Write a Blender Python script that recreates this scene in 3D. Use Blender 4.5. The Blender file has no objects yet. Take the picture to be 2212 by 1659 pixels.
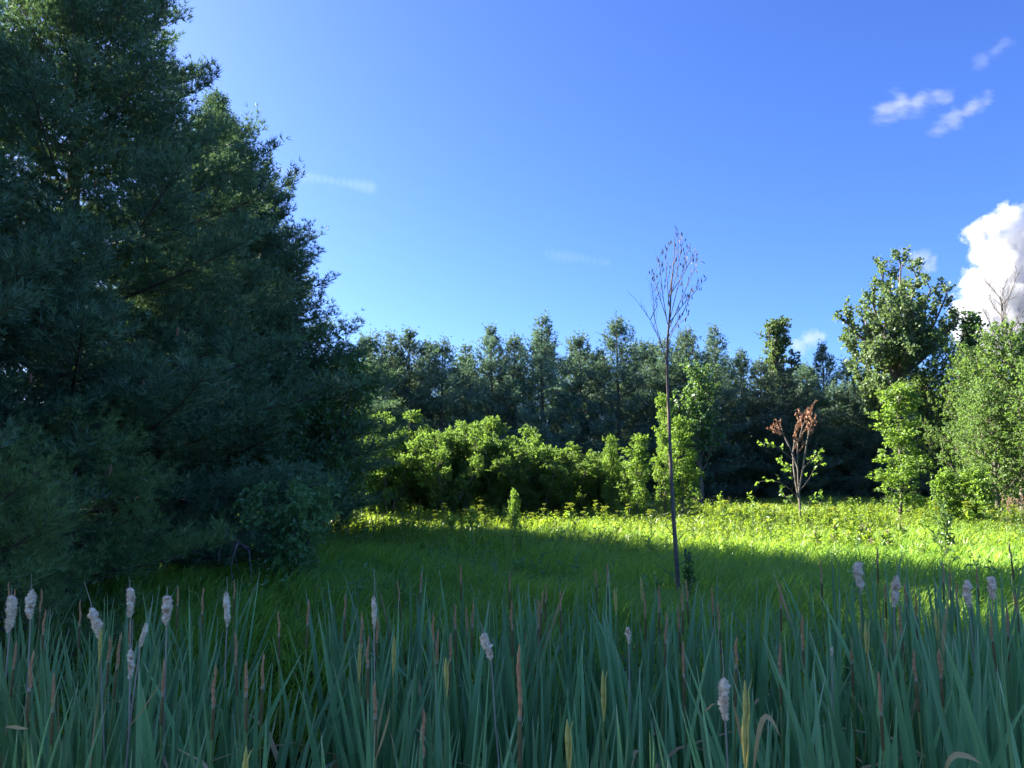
import bpy, math, random
import numpy as np
from mathutils import Vector, Matrix

# ------------------------------------------------------------------ camera, sky, sun, exposure
S = bpy.context.scene
COL = S.collection
CAM_Z = 1.9
PITCH = math.radians(5.85)
F = 1661.0                       # focal length in pixels of a 2212 x 1659 picture
SUN_EL = math.radians(27.0)
SUN_AZ = math.radians(-62.0)     # measured from +Y, towards -X
EXPOSURE = 2.84

cam = bpy.data.cameras.new('camera')
cam.sensor_width = 36.0
cam.lens = 36.0 * F / 2212.0
cam.clip_start = 0.05
cam.clip_end = 9000.0
cam_o = bpy.data.objects.new('camera', cam)
COL.objects.link(cam_o)
cam_o.location = (0, 0, CAM_Z)
cam_o.rotation_euler = (math.pi / 2 + PITCH, 0, 0)
S.camera = cam_o

W = bpy.data.worlds.new('World')
S.world = W
W.use_nodes = True
nt = W.node_tree
bg = nt.nodes['Background']
sky = nt.nodes.new('ShaderNodeTexSky')
sky.sky_type = 'NISHITA'
sky.sun_disc = False
sky.sun_elevation = SUN_EL
sky.sun_rotation = SUN_AZ
sky.altitude = 200.0
sky.air_density = 0.8
sky.dust_density = 1.2
sky.ozone_density = 10.0
hs = nt.nodes.new('ShaderNodeHueSaturation')
hs.inputs['Saturation'].default_value = 1.03
hs.inputs['Hue'].default_value = 0.511
nt.links.new(sky.outputs[0], hs.inputs['Color'])
nt.links.new(hs.outputs[0], bg.inputs[0])
bg.inputs[1].default_value = 0.05

sun = bpy.data.lights.new('sun', 'SUN')
sun.energy = 4.2
sun.angle = math.radians(0.53)
sun.color = (1.0, 0.92, 0.78)
sun_o = bpy.data.objects.new('sun', sun)
COL.objects.link(sun_o)
SUN_DIR = Vector((math.sin(SUN_AZ) * math.cos(SUN_EL), math.cos(SUN_AZ) * math.cos(SUN_EL), math.sin(SUN_EL)))
sun_o.rotation_euler = SUN_DIR.to_track_quat('Z', 'Y').to_euler()

S.view_settings.view_transform = 'Standard'
S.view_settings.look = 'None'
S.view_settings.gamma = 1.0
S.view_settings.use_curve_mapping = False
S.view_settings.exposure = EXPOSURE
S.render.engine = 'CYCLES'
c = S.cycles
c.max_bounces = 16
c.diffuse_bounces = 4
c.glossy_bounces = 2
c.transmission_bounces = 5
c.transparent_max_bounces = 8
c.volume_bounces = 14
c.use_denoising = True

# ------------------------------------------------------------------ helpers
RNG = np.random.default_rng(7)
PI = math.pi


def at(u, v, d):
    """World point seen at picture point (u, v) of 2212 x 1659, at depth y = d."""
    x = (u - 1106.0) / F
    y = (829.5 - v) / F
    cp, sp = math.cos(PITCH), math.sin(PITCH)
    dy = cp - y * sp
    dz = sp + y * cp
    k = d / dy
    return Vector((x * k, d, CAM_Z + dz * k))


def smooth(a, b, t):
    t = np.clip((t - a) / (b - a), 0, 1)
    return t * t * (3 - 2 * t)


def gz(x, y):
    x = np.asarray(x, float)
    y = np.asarray(y, float)
    z = 0.25 - 1.2 * smooth(0.9, 2.1, y) + 0.6 * smooth(6.6, 9.0, y)
    z = z + smooth(8, 14, y) * (0.06 * np.sin(x * 0.45 + 1.3) * np.cos(y * 0.37) + 0.03 * np.sin(x * 1.3 + y * 0.9))
    return z


def nrm(a):
    return a / np.maximum(np.linalg.norm(a, axis=-1, keepdims=True), 1e-9)


class Geo:
    """Triangles with one 'rnd' and one 'along' value for each vertex."""
    def __init__(self):
        self.v, self.f, self.r, self.a, self.n = [], [], [], [], 0

    def add(self, V, T, r=None, a=None):
        V = np.asarray(V, np.float32).reshape(-1, 3)
        self.v.append(V)
        self.f.append(np.asarray(T, np.int64).reshape(-1, 3) + self.n)
        self.r.append(np.full(len(V), 0.5, np.float32) if r is None else np.broadcast_to(np.asarray(r, np.float32).ravel(), (len(V),)))
        self.a.append(np.zeros(len(V), np.float32) if a is None else np.broadcast_to(np.asarray(a, np.float32).ravel(), (len(V),)))
        self.n += len(V)
        return self

    def mesh(self, name, mat, smooth_shade=False):
        V = np.concatenate(self.v)
        T = np.concatenate(self.f).astype(np.int32)
        me = bpy.data.meshes.new(name)
        me.vertices.add(len(V))
        me.vertices.foreach_set('co', V.ravel())
        me.loops.add(len(T) * 3)
        me.loops.foreach_set('vertex_index', T.ravel())
        me.polygons.add(len(T))
        me.polygons.foreach_set('loop_start', np.arange(0, len(T) * 3, 3, dtype=np.int32))
        if smooth_shade:
            me.polygons.foreach_set('use_smooth', np.ones(len(T), bool))
        me.update(calc_edges=True)
        for nm, arr in (('rnd', self.r), ('along', self.a)):
            at_ = me.attributes.new(nm, 'FLOAT', 'POINT')
            at_.data.foreach_set('value', np.concatenate(arr))
        me.materials.append(mat)
        return me

    def obj(self, name, mat, parent=None, smooth_shade=False):
        return link(name, self.mesh(name, mat, smooth_shade), parent)


def link(name, data, parent=None, loc=None, rot=None, scale=None):
    o = bpy.data.objects.new(name, data)
    COL.objects.link(o)
    if parent is not None:
        o.parent = parent
    if loc is not None:
        o.location = loc
    if rot is not None:
        o.rotation_euler = rot
    if scale is not None:
        o.scale = scale
    return o


def tag(o, label=None, cat=None, group=None, kind=None):
    if label:
        o['label'] = label
    if cat:
        o['category'] = cat
    if group:
        o['group'] = group
    if kind:
        o['kind'] = kind
    return o


def thing(name, label, cat, loc, rz=0.0, group=None, scale=None):
    o = link(name, None, None, loc, (0, 0, rz), scale)
    o.empty_display_size = 0.1
    return tag(o, label, cat, group)


def dup(root, loc, rz, scale, label, group=None):
    r = root.copy()
    COL.objects.link(r)
    r.location = loc
    r.rotation_euler = (0, 0, rz)
    r.scale = scale
    r['label'] = label
    if group:
        r['group'] = group
    elif 'group' in r:
        del r['group']
    for ch in root.children:
        q = ch.copy()
        COL.objects.link(q)
        q.parent = r
    return r


def tubes(geo, P, R, sides=4, r=None):
    """P (n, k, 3) centre lines, R (n, k) radii."""
    P = np.asarray(P, float)
    R = np.asarray(R, float)
    n, k, _ = P.shape
    t = nrm(np.gradient(P, axis=1))
    ref = np.where(np.abs(t[:, :1, 2:3]) > 0.85, np.array([1.0, 0, 0]), np.array([0, 0, 1.0]))
    ref = np.broadcast_to(ref, t.shape)
    a = nrm(np.cross(t, ref))
    b = np.cross(t, a)
    ang = np.arange(sides) * 2 * PI / sides
    V = P[:, :, None, :] + R[:, :, None, None] * (a[:, :, None, :] * np.cos(ang)[None, None, :, None] + b[:, :, None, :] * np.sin(ang)[None, None, :, None])
    i = np.arange(k - 1)[:, None] * sides
    j = np.arange(sides)[None, :]
    j2 = (j + 1) % sides
    q = np.stack([i + j, i + j2, i + sides + j2, i + sides + j], -1).reshape(-1, 4)
    tri = np.concatenate([q[:, [0, 1, 2]], q[:, [0, 2, 3]]])
    T = (tri[None] + (np.arange(n) * k * sides)[:, None, None]).reshape(-1, 3)
    along = np.broadcast_to(np.linspace(0, 1, k)[None, :, None], (n, k, sides)).ravel()
    rr = None
    if r is not None:
        rr = np.repeat(np.asarray(r, float).ravel(), k * sides)
    geo.add(V.reshape(-1, 3), T, rr, along)
    return geo


def grow(P, n, s0, s1, ang, length, rng, up=0.2, curv=0.15, k=4, taper=0.5, flat=0.0):
    """n child curves for each curve in P (m, K, 3); returns Q (m*n, k, 3), s, idx."""
    m, K, _ = P.shape
    idx = np.repeat(np.arange(m), n)
    s = (np.tile(np.arange(n), m) + rng.random(m * n)) / n
    s = s0 + (s1 - s0) * s
    f = np.clip(s * (K - 1), 0, K - 1 - 1e-6)
    i = f.astype(int)
    fr = (f - i)[:, None]
    base = P[idx, i] * (1 - fr) + P[idx, i + 1] * fr
    t = nrm(P[idx, i + 1] - P[idx, i])
    ref = np.where(np.abs(t[:, 2:3]) > 0.9, np.array([1.0, 0, 0]), np.array([0, 0, 1.0]))
    a = nrm(np.cross(t, ref))
    b = np.cross(a, t)
    ph = np.tile(np.arange(n) * 2.39996, m) + rng.random(m * n) * 1.2 + np.repeat(rng.random(m) * 6.28, n)
    perp = a * np.cos(ph)[:, None] + b * (np.sin(ph) * (1 - flat))[:, None]
    perp = nrm(perp)
    an = ang * (0.75 + 0.5 * rng.random(m * n))
    d = nrm(t * np.cos(an)[:, None] + perp * np.sin(an)[:, None] + np.array([0, 0, up]))
    plen = np.linalg.norm(np.diff(P, axis=1), axis=2).sum(1)
    L = (length if np.ndim(length) == 0 else np.asarray(length)[idx])
    if np.ndim(length) == 0 and length < 0:
        L = -length * plen[idx]
    L = L * (0.6 + 0.7 * rng.random(m * n)) * (1 - taper * (s - s0) / max(s1 - s0, 1e-6))
    tau = np.linspace(0, 1, k)
    Q = base[:, None, :] + d[:, None, :] * (L[:, None] * tau)[..., None]
    Q[:, :, 2] += curv * L[:, None] * tau ** 2
    jit = rng.normal(0, 0.035, Q.shape) * L[:, None, None]
    jit[:, 0] = 0
    return Q + jit, s, idx


def on_curves(Q, n, s0, rng):
    m, K, _ = Q.shape
    idx = np.repeat(np.arange(m), n)
    s = s0 + (1 - s0) * rng.random(m * n) ** 0.8
    f = np.clip(s * (K - 1), 0, K - 1 - 1e-6)
    i = f.astype(int)
    fr = (f - i)[:, None]
    return Q[idx, i] * (1 - fr) + Q[idx, i + 1] * fr, nrm(Q[idx, i + 1] - Q[idx, i]), s, idx


def leaves(geo, P, D, size, rng, aspect=0.55, droop=0.25, rnd=None, upness=0.6):
    """One folded leaf of four corners for each point."""
    n = len(P)
    D = nrm(D + np.array([0, 0, -droop]) + rng.normal(0, 0.35, (n, 3)))
    N = nrm(np.array([0, 0, upness]) + rng.normal(0, 0.55, (n, 3)))
    side = nrm(np.cross(D, N))
    N = np.cross(side, D)
    L = size * (0.6 + 0.7 * rng.random(n))[:, None]
    mid = P + D * L * 0.45
    tip = P + D * L - N * L * 0.12
    w = L * aspect * 0.5
    V = np.stack([P, mid + side * w + N * L * 0.1, tip, mid - side * w + N * L * 0.1], 1)
    o = (np.arange(n) * 4)[:, None]
    T = np.concatenate([o + np.array([[0, 1, 2]]), o + np.array([[0, 2, 3]])])
    r = rng.random(n) if rnd is None else rnd
    geo.add(V.reshape(-1, 3), T, np.repeat(r, 4))
    return geo


def tufts(geo, P, D, L, k, w, rng, a0=0.15, a1=1.0, rnd=None):
    """Needle bundles: k slim triangles round each direction."""
    n = len(P)
    D = nrm(D)
    Dk = np.repeat(D, k, 0)
    Pk = np.repeat(P, k, 0)
    perp = rng.normal(0, 1, (n * k, 3))
    perp = nrm(perp - (perp * Dk).sum(1, keepdims=True) * Dk)
    a = (a0 + (a1 - a0) * rng.random(n * k))[:, None]
    d = Dk * np.cos(a) + perp * np.sin(a)
    side = nrm(np.cross(d, rng.normal(0, 1, (n * k, 3))))
    Lk = (np.repeat(L, k) * (0.75 + 0.5 * rng.random(n * k)))[:, None]
    back = Pk - Dk * Lk * 0.1
    V = np.stack([back + d * Lk * 0.12 + side * w * 0.5, back + d * Lk * 0.12 - side * w * 0.5, back + d * Lk], 1)
    r = rng.random(n) if rnd is None else rnd
    geo.add(V.reshape(-1, 3), np.arange(n * k * 3).reshape(-1, 3), np.repeat(r, 3 * k))
    return geo


# ------------------------------------------------------------------ materials
def new_mat(name):
    m = bpy.data.materials.new(name)
    m.use_nodes = True
    m.node_tree.nodes.clear()
    out = m.node_tree.nodes.new('ShaderNodeOutputMaterial')
    return m, m.node_tree, out


def add(nt_, kind, **inp):
    n = nt_.nodes.new(kind)
    for k_, v_ in inp.items():
        n.inputs[k_].default_value = v_
    return n


def rgb(cx):
    return (cx[0], cx[1], cx[2], 1.0)


def mix_col(nt_, fac, a, b, blend='MIX'):
    n = nt_.nodes.new('ShaderNodeMix')
    n.data_type = 'RGBA'
    n.blend_type = blend
    for val, i in ((fac, 0), (a, 6), (b, 7)):
        if hasattr(val, 'is_output'):
            nt_.links.new(val, n.inputs[i])
        else:
            n.inputs[i].default_value = val if i == 0 else rgb(val)
    return n.outputs[2]


def leaf_mat(name, lo, hi, trans, fac=0.4, gloss=0.06, rough=0.4, obj_var=0.25, noise_scale=0.0):
    """Thin leaf: diffuse + translucent + a little gloss; colour from each leaf's own value."""
    m, t, out = new_mat(name)
    a = t.nodes.new('ShaderNodeAttribute')
    a.attribute_name = 'rnd'
    col = mix_col(t, a.outputs['Fac'], lo, hi)
    oi = t.nodes.new('ShaderNodeObjectInfo')
    mr = t.nodes.new('ShaderNodeMapRange')
    mr.inputs[3].default_value = 1.0 - obj_var
    mr.inputs[4].default_value = 1.0 + obj_var
    t.links.new(oi.outputs['Random'], mr.inputs[0])
    cmb = t.nodes.new('ShaderNodeCombineColor')
    for i in range(3):
        t.links.new(mr.outputs[0], cmb.inputs[i])
    col = mix_col(t, 1.0, col, cmb.outputs[0], 'MULTIPLY')
    tc = mix_col(t, a.outputs['Fac'], [x * 0.75 for x in trans], [x * 1.2 for x in trans])
    d = t.nodes.new('ShaderNodeBsdfDiffuse')
    tr = t.nodes.new('ShaderNodeBsdfTranslucent')
    g = t.nodes.new('ShaderNodeBsdfGlossy')
    g.inputs['Roughness'].default_value = rough
    g.inputs['Color'].default_value = (0.9, 0.95, 1.0, 1)
    t.links.new(col, d.inputs['Color'])
    t.links.new(tc, tr.inputs['Color'])
    m1 = add(t, 'ShaderNodeMixShader', Fac=fac)
    t.links.new(d.outputs[0], m1.inputs[1])
    t.links.new(tr.outputs[0], m1.inputs[2])
    m2 = add(t, 'ShaderNodeMixShader', Fac=gloss)
    t.links.new(m1.outputs[0], m2.inputs[1])
    t.links.new(g.outputs[0], m2.inputs[2])
    t.links.new(m2.outputs[0], out.inputs[0])
    return m


def solid_mat(name, lo, hi, scale=30.0, rough=0.8, stretch=(1, 1, 1), bump=0.0, detail=4.0):
    m, t, out = new_mat(name)
    p = add(t, 'ShaderNodeBsdfPrincipled', Roughness=rough)
    p.inputs['Specular IOR Level'].default_value = 0.25
    tc = t.nodes.new('ShaderNodeTexCoord')
    mp = t.nodes.new('ShaderNodeMapping')
    mp.inputs['Scale'].default_value = stretch
    t.links.new(tc.outputs['Object'], mp.inputs[0])
    nz = add(t, 'ShaderNodeTexNoise', Scale=scale, Detail=detail, Roughness=0.65)
    t.links.new(mp.outputs[0], nz.inputs['Vector'])
    mr = t.nodes.new('ShaderNodeMapRange')
    mr.inputs[1].default_value = 0.32
    mr.inputs[2].default_value = 0.68
    t.links.new(nz.outputs[0], mr.inputs[0])
    t.links.new(mix_col(t, mr.outputs[0], lo, hi), p.inputs['Base Color'])
    if bump:
        b = add(t, 'ShaderNodeBump', Strength=bump)
        b.inputs['Distance'].default_value = 0.01
        t.links.new(nz.outputs[0], b.inputs['Height'])
        t.links.new(b.outputs[0], p.inputs['Normal'])
    t.links.new(p.outputs[0], out.inputs[0])
    return m


def blade_mat(name, base, mid, tip, trans, fac=0.25, rough=0.45, gloss=0.05, stripe=True):
    """Long leaf: colour runs along the blade ('along'), varies from blade to blade."""
    m, t, out = new_mat(name)
    a = t.nodes.new('ShaderNodeAttribute')
    a.attribute_name = 'along'
    r = t.nodes.new('ShaderNodeAttribute')
    r.attribute_name = 'rnd'
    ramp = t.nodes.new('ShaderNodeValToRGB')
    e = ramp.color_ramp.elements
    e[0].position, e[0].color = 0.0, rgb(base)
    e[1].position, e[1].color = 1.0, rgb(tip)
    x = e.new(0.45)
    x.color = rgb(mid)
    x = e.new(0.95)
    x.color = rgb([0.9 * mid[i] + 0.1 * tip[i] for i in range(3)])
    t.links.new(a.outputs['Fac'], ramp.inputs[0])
    oi = t.nodes.new('ShaderNodeObjectInfo')
    ad = t.nodes.new('ShaderNodeMath')
    ad.operation = 'ADD'
    t.links.new(oi.outputs['Random'], ad.inputs[0])
    t.links.new(r.outputs['Fac'], ad.inputs[1])
    mr = t.nodes.new('ShaderNodeMapRange')
    mr.inputs[1].default_value = 0.2
    mr.inputs[2].default_value = 1.8
    mr.inputs[3].default_value = 0.45
    mr.inputs[4].default_value = 1.45
    t.links.new(ad.outputs[0], mr.inputs[0])
    cmb = t.nodes.new('ShaderNodeCombineColor')
    for i in range(3):
        t.links.new(mr.outputs[0], cmb.inputs[i])
    col = mix_col(t, 1.0, ramp.outputs[0], cmb.outputs[0], 'MULTIPLY')
    d = t.nodes.new('ShaderNodeBsdfDiffuse')
    tr = add(t, 'ShaderNodeBsdfTranslucent', Color=rgb(trans))
    g = t.nodes.new('ShaderNodeBsdfGlossy')
    g.inputs['Roughness'].default_value = rough
    t.links.new(col, d.inputs['Color'])
    m1 = add(t, 'ShaderNodeMixShader', Fac=fac)
    t.links.new(d.outputs[0], m1.inputs[1])
    t.links.new(tr.outputs[0], m1.inputs[2])
    m2 = add(t, 'ShaderNodeMixShader', Fac=gloss)
    t.links.new(m1.outputs[0], m2.inputs[1])
    t.links.new(g.outputs[0], m2.inputs[2])
    t.links.new(m2.outputs[0], out.inputs[0])
    return m


M = {}
M['needle_near'] = leaf_mat('pine_needles_near', (0.070, 0.150, 0.075), (0.165, 0.275, 0.120), (0.13, 0.23, 0.08), 0.28, 0.03, 0.5, 0.12)
M['needle_far'] = leaf_mat('pine_needles_far', (0.070, 0.140, 0.115), (0.150, 0.240, 0.155), (0.15, 0.25, 0.11), 0.33, 0.03, 0.5, 0.35)  # bluer and lighter needles carry the haze lift in their colour
M['needle_skylit'] = leaf_mat('skylit_pine_needles', (0.110, 0.200, 0.055), (0.230, 0.340, 0.100), (0.24, 0.38, 0.08), 0.35, 0.03, 0.5, 0.1)  # skylight on the near boughs is put into this paler needle colour
M['bark'] = solid_mat('pine_bark', (0.055, 0.043, 0.034), (0.15, 0.12, 0.10), 18, 0.9, (1, 1, 0.3), 0.4)
M['edge_leaf'] = leaf_mat('edge_tree_leaves', (0.075, 0.140, 0.042), (0.140, 0.225, 0.068), (0.23, 0.38, 0.06), 0.42, 0.015, 0.55, 0.2)
M['bark_grey'] = solid_mat('grey_bark', (0.07, 0.06, 0.05), (0.19, 0.165, 0.14), 22, 0.9, (1, 1, 0.25), 0.3)
M['bark_dead'] = solid_mat('dead_sapling_bark', (0.075, 0.060, 0.048), (0.22, 0.175, 0.140), 40, 0.9, (1, 1, 0.25), 0.4)
M['shrub'] = leaf_mat('shrub_leaves', (0.080, 0.150, 0.034), (0.150, 0.235, 0.055), (0.25, 0.41, 0.055), 0.44, 0.025, 0.5, 0.2)
M['young'] = leaf_mat('young_tree_leaves', (0.085, 0.160, 0.030), (0.155, 0.255, 0.048), (0.29, 0.47, 0.05), 0.46, 0.025, 0.5, 0.12)
M['poplar'] = leaf_mat('poplar_leaves', (0.075, 0.120, 0.055), (0.140, 0.200, 0.090), (0.18, 0.28, 0.07), 0.38, 0.02, 0.5, 0.18)
M['bush_dark'] = leaf_mat('dark_bush_leaves', (0.055, 0.130, 0.042), (0.105, 0.215, 0.065), (0.19, 0.34, 0.06), 0.40, 0.04, 0.4, 0.12)
M['oak'] = leaf_mat('oak_leaves', (0.110, 0.230, 0.075), (0.190, 0.340, 0.110), (0.28, 0.48, 0.10), 0.38, 0.03, 0.45, 0.1)
M['weed'] = leaf_mat('meadow_weed_leaves', (0.085, 0.160, 0.025), (0.170, 0.27, 0.04), (0.35, 0.50, 0.035), 0.45, 0.02, 0.5, 0.15)
M['weed_dark'] = leaf_mat('dark_weed_leaves', (0.045, 0.10, 0.025), (0.085, 0.16, 0.035), (0.13, 0.22, 0.03), 0.35, 0.05, 0.4, 0.1)
M['umbel'] = leaf_mat('umbel_flowers', (0.25, 0.31, 0.035), (0.40, 0.44, 0.05), (0.36, 0.42, 0.04), 0.4, 0.02, 0.5, 0.1)
M['redleaf'] = leaf_mat('withered_red_leaves', (0.22, 0.11, 0.06), (0.40, 0.22, 0.13), (0.26, 0.12, 0.06), 0.3, 0.02, 0.6, 0.1)
M['deadleaf'] = leaf_mat('dry_dark_leaves', (0.040, 0.036, 0.026), (0.085, 0.072, 0.050), (0.05, 0.04, 0.02), 0.12, 0.02, 0.6, 0.1)
M['pink'] = leaf_mat('milkweed_flowers', (0.24, 0.14, 0.15), (0.38, 0.25, 0.24), (0.2, 0.1, 0.1), 0.3, 0.03, 0.5, 0.1)
M['plume'] = leaf_mat('dry_grass_plumes', (0.26, 0.17, 0.10), (0.42, 0.30, 0.20), (0.35, 0.22, 0.1), 0.35, 0.03, 0.5, 0.1)
M['straw'] = solid_mat('straw', (0.30, 0.24, 0.13), (0.48, 0.40, 0.24), 40, 0.7)
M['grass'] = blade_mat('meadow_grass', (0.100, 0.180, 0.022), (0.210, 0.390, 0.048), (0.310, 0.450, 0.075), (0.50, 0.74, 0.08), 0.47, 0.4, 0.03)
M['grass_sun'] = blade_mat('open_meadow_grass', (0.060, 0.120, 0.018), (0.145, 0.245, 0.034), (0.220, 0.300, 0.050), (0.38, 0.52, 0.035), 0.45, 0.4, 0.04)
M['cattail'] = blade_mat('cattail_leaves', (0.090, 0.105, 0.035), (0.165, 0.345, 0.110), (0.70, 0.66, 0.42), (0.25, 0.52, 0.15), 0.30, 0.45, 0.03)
M['tan'] = blade_mat('dried_leaf', (0.36, 0.22, 0.075), (0.58, 0.39, 0.16), (0.66, 0.48, 0.24), (0.5, 0.32, 0.1), 0.25, 0.5, 0.02)
M['stalk'] = solid_mat('cattail_stalk', (0.17, 0.21, 0.05), (0.28, 0.30, 0.08), 20, 0.5, (1, 1, 0.1))
M['stalk_dead'] = solid_mat('dead_stalk', (0.30, 0.23, 0.15), (0.50, 0.40, 0.28), 20, 0.8, (1, 1, 0.1))
M['male'] = solid_mat('withered_male_spike', (0.40, 0.175, 0.065), (0.66, 0.34, 0.15), 90, 0.9, (1, 1, 0.6), 0.6)
M['female'] = solid_mat('olive_brown_spike', (0.12, 0.085, 0.028), (0.21, 0.155, 0.048), 60, 0.75, (1, 1, 0.5), 0.3)
M['ring'] = solid_mat('pale_scar', (0.34, 0.26, 0.14), (0.45, 0.36, 0.22), 60, 0.8)
M['yellow'] = solid_mat('sheathed_spike', (0.48, 0.37, 0.07), (0.70, 0.56, 0.14), 60, 0.7, (1, 1, 0.4), 0.5)
M['cone'] = solid_mat('pine_cone', (0.16, 0.075, 0.035), (0.30, 0.15, 0.075), 60, 0.8)


def fluff_material():
    m, t, out = new_mat('cattail_fluff')
    p = add(t, 'ShaderNodeBsdfPrincipled', Roughness=1.0)
    p.inputs['Specular IOR Level'].default_value = 0.05
    a = t.nodes.new('ShaderNodeAttribute')
    a.attribute_name = 'rnd'
    tc = t.nodes.new('ShaderNodeTexCoord')
    nz = add(t, 'ShaderNodeTexNoise', Scale=42.0, Detail=5.0, Roughness=0.7)
    t.links.new(tc.outputs['Object'], nz.inputs['Vector'])
    ad = t.nodes.new('ShaderNodeMath')
    ad.operation = 'MULTIPLY_ADD'
    t.links.new(nz.outputs[0], ad.inputs[0])
    ad.inputs[1].default_value = 0.9
    t.links.new(a.outputs['Fac'], ad.inputs[2])
    mr = t.nodes.new('ShaderNodeMapRange')
    mr.inputs[1].default_value = 0.62
    mr.inputs[2].default_value = 1.12
    t.links.new(ad.outputs[0], mr.inputs[0])
    t.links.new(mix_col(t, mr.outputs[0], (0.44, 0.23, 0.11), (0.98, 0.76, 0.50)), p.inputs['Base Color'])
    t.links.new(p.outputs[0], out.inputs[0])
    return m


M['fluff'] = fluff_material()


# ------------------------------------------------------------------ ground
def build_ground():
    xs = np.unique(np.concatenate([np.linspace(-40, 40, 81), np.linspace(-40, -1500, 24), np.linspace(40, 1500, 24)]))
    ys = np.unique(np.concatenate([np.linspace(-40, 0, 21), np.linspace(0, 14, 71), np.linspace(14, 60, 36), np.linspace(60, 2500, 30)]))
    X, Y = np.meshgrid(xs, ys)
    V = np.stack([X, Y, gz(X, Y)], -1).reshape(-1, 3)
    nx, ny = len(xs), len(ys)
    i = (np.arange(ny - 1)[:, None] * nx + np.arange(nx - 1)[None]).ravel()
    T = np.concatenate([np.stack([i, i + 1, i + nx + 1], -1), np.stack([i, i + nx + 1, i + nx], -1)])
    m, t, out = new_mat('soil_and_moss')
    p = add(t, 'ShaderNodeBsdfPrincipled', Roughness=0.95)
    p.inputs['Specular IOR Level'].default_value = 0.1
    tc = t.nodes.new('ShaderNodeTexCoord')
    n1 = add(t, 'ShaderNodeTexNoise', Scale=1.7, Detail=6.0, Roughness=0.7)
    n2 = add(t, 'ShaderNodeTexNoise', Scale=14.0, Detail=4.0, Roughness=0.7)
    t.links.new(tc.outputs['Object'], n1.inputs['Vector'])
    t.links.new(tc.outputs['Object'], n2.inputs['Vector'])
    col = mix_col(t, n1.outputs[0], (0.028, 0.036, 0.012), (0.050, 0.085, 0.020))
    col = mix_col(t, n2.outputs[0], col, (0.035, 0.030, 0.016))
    t.links.new(col, p.inputs['Base Color'])
    b = add(t, 'ShaderNodeBump', Strength=0.6)
    t.links.new(n2.outputs[0], b.inputs['Height'])
    t.links.new(b.outputs[0], p.inputs['Normal'])
    t.links.new(p.outputs[0], out.inputs[0])
    o = Geo().add(V, T).obj('ground', m, smooth_shade=True)
    tag(o, 'ground of the meadow sloping into a wet ditch in front', None, None, 'structure')


build_ground()


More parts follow.
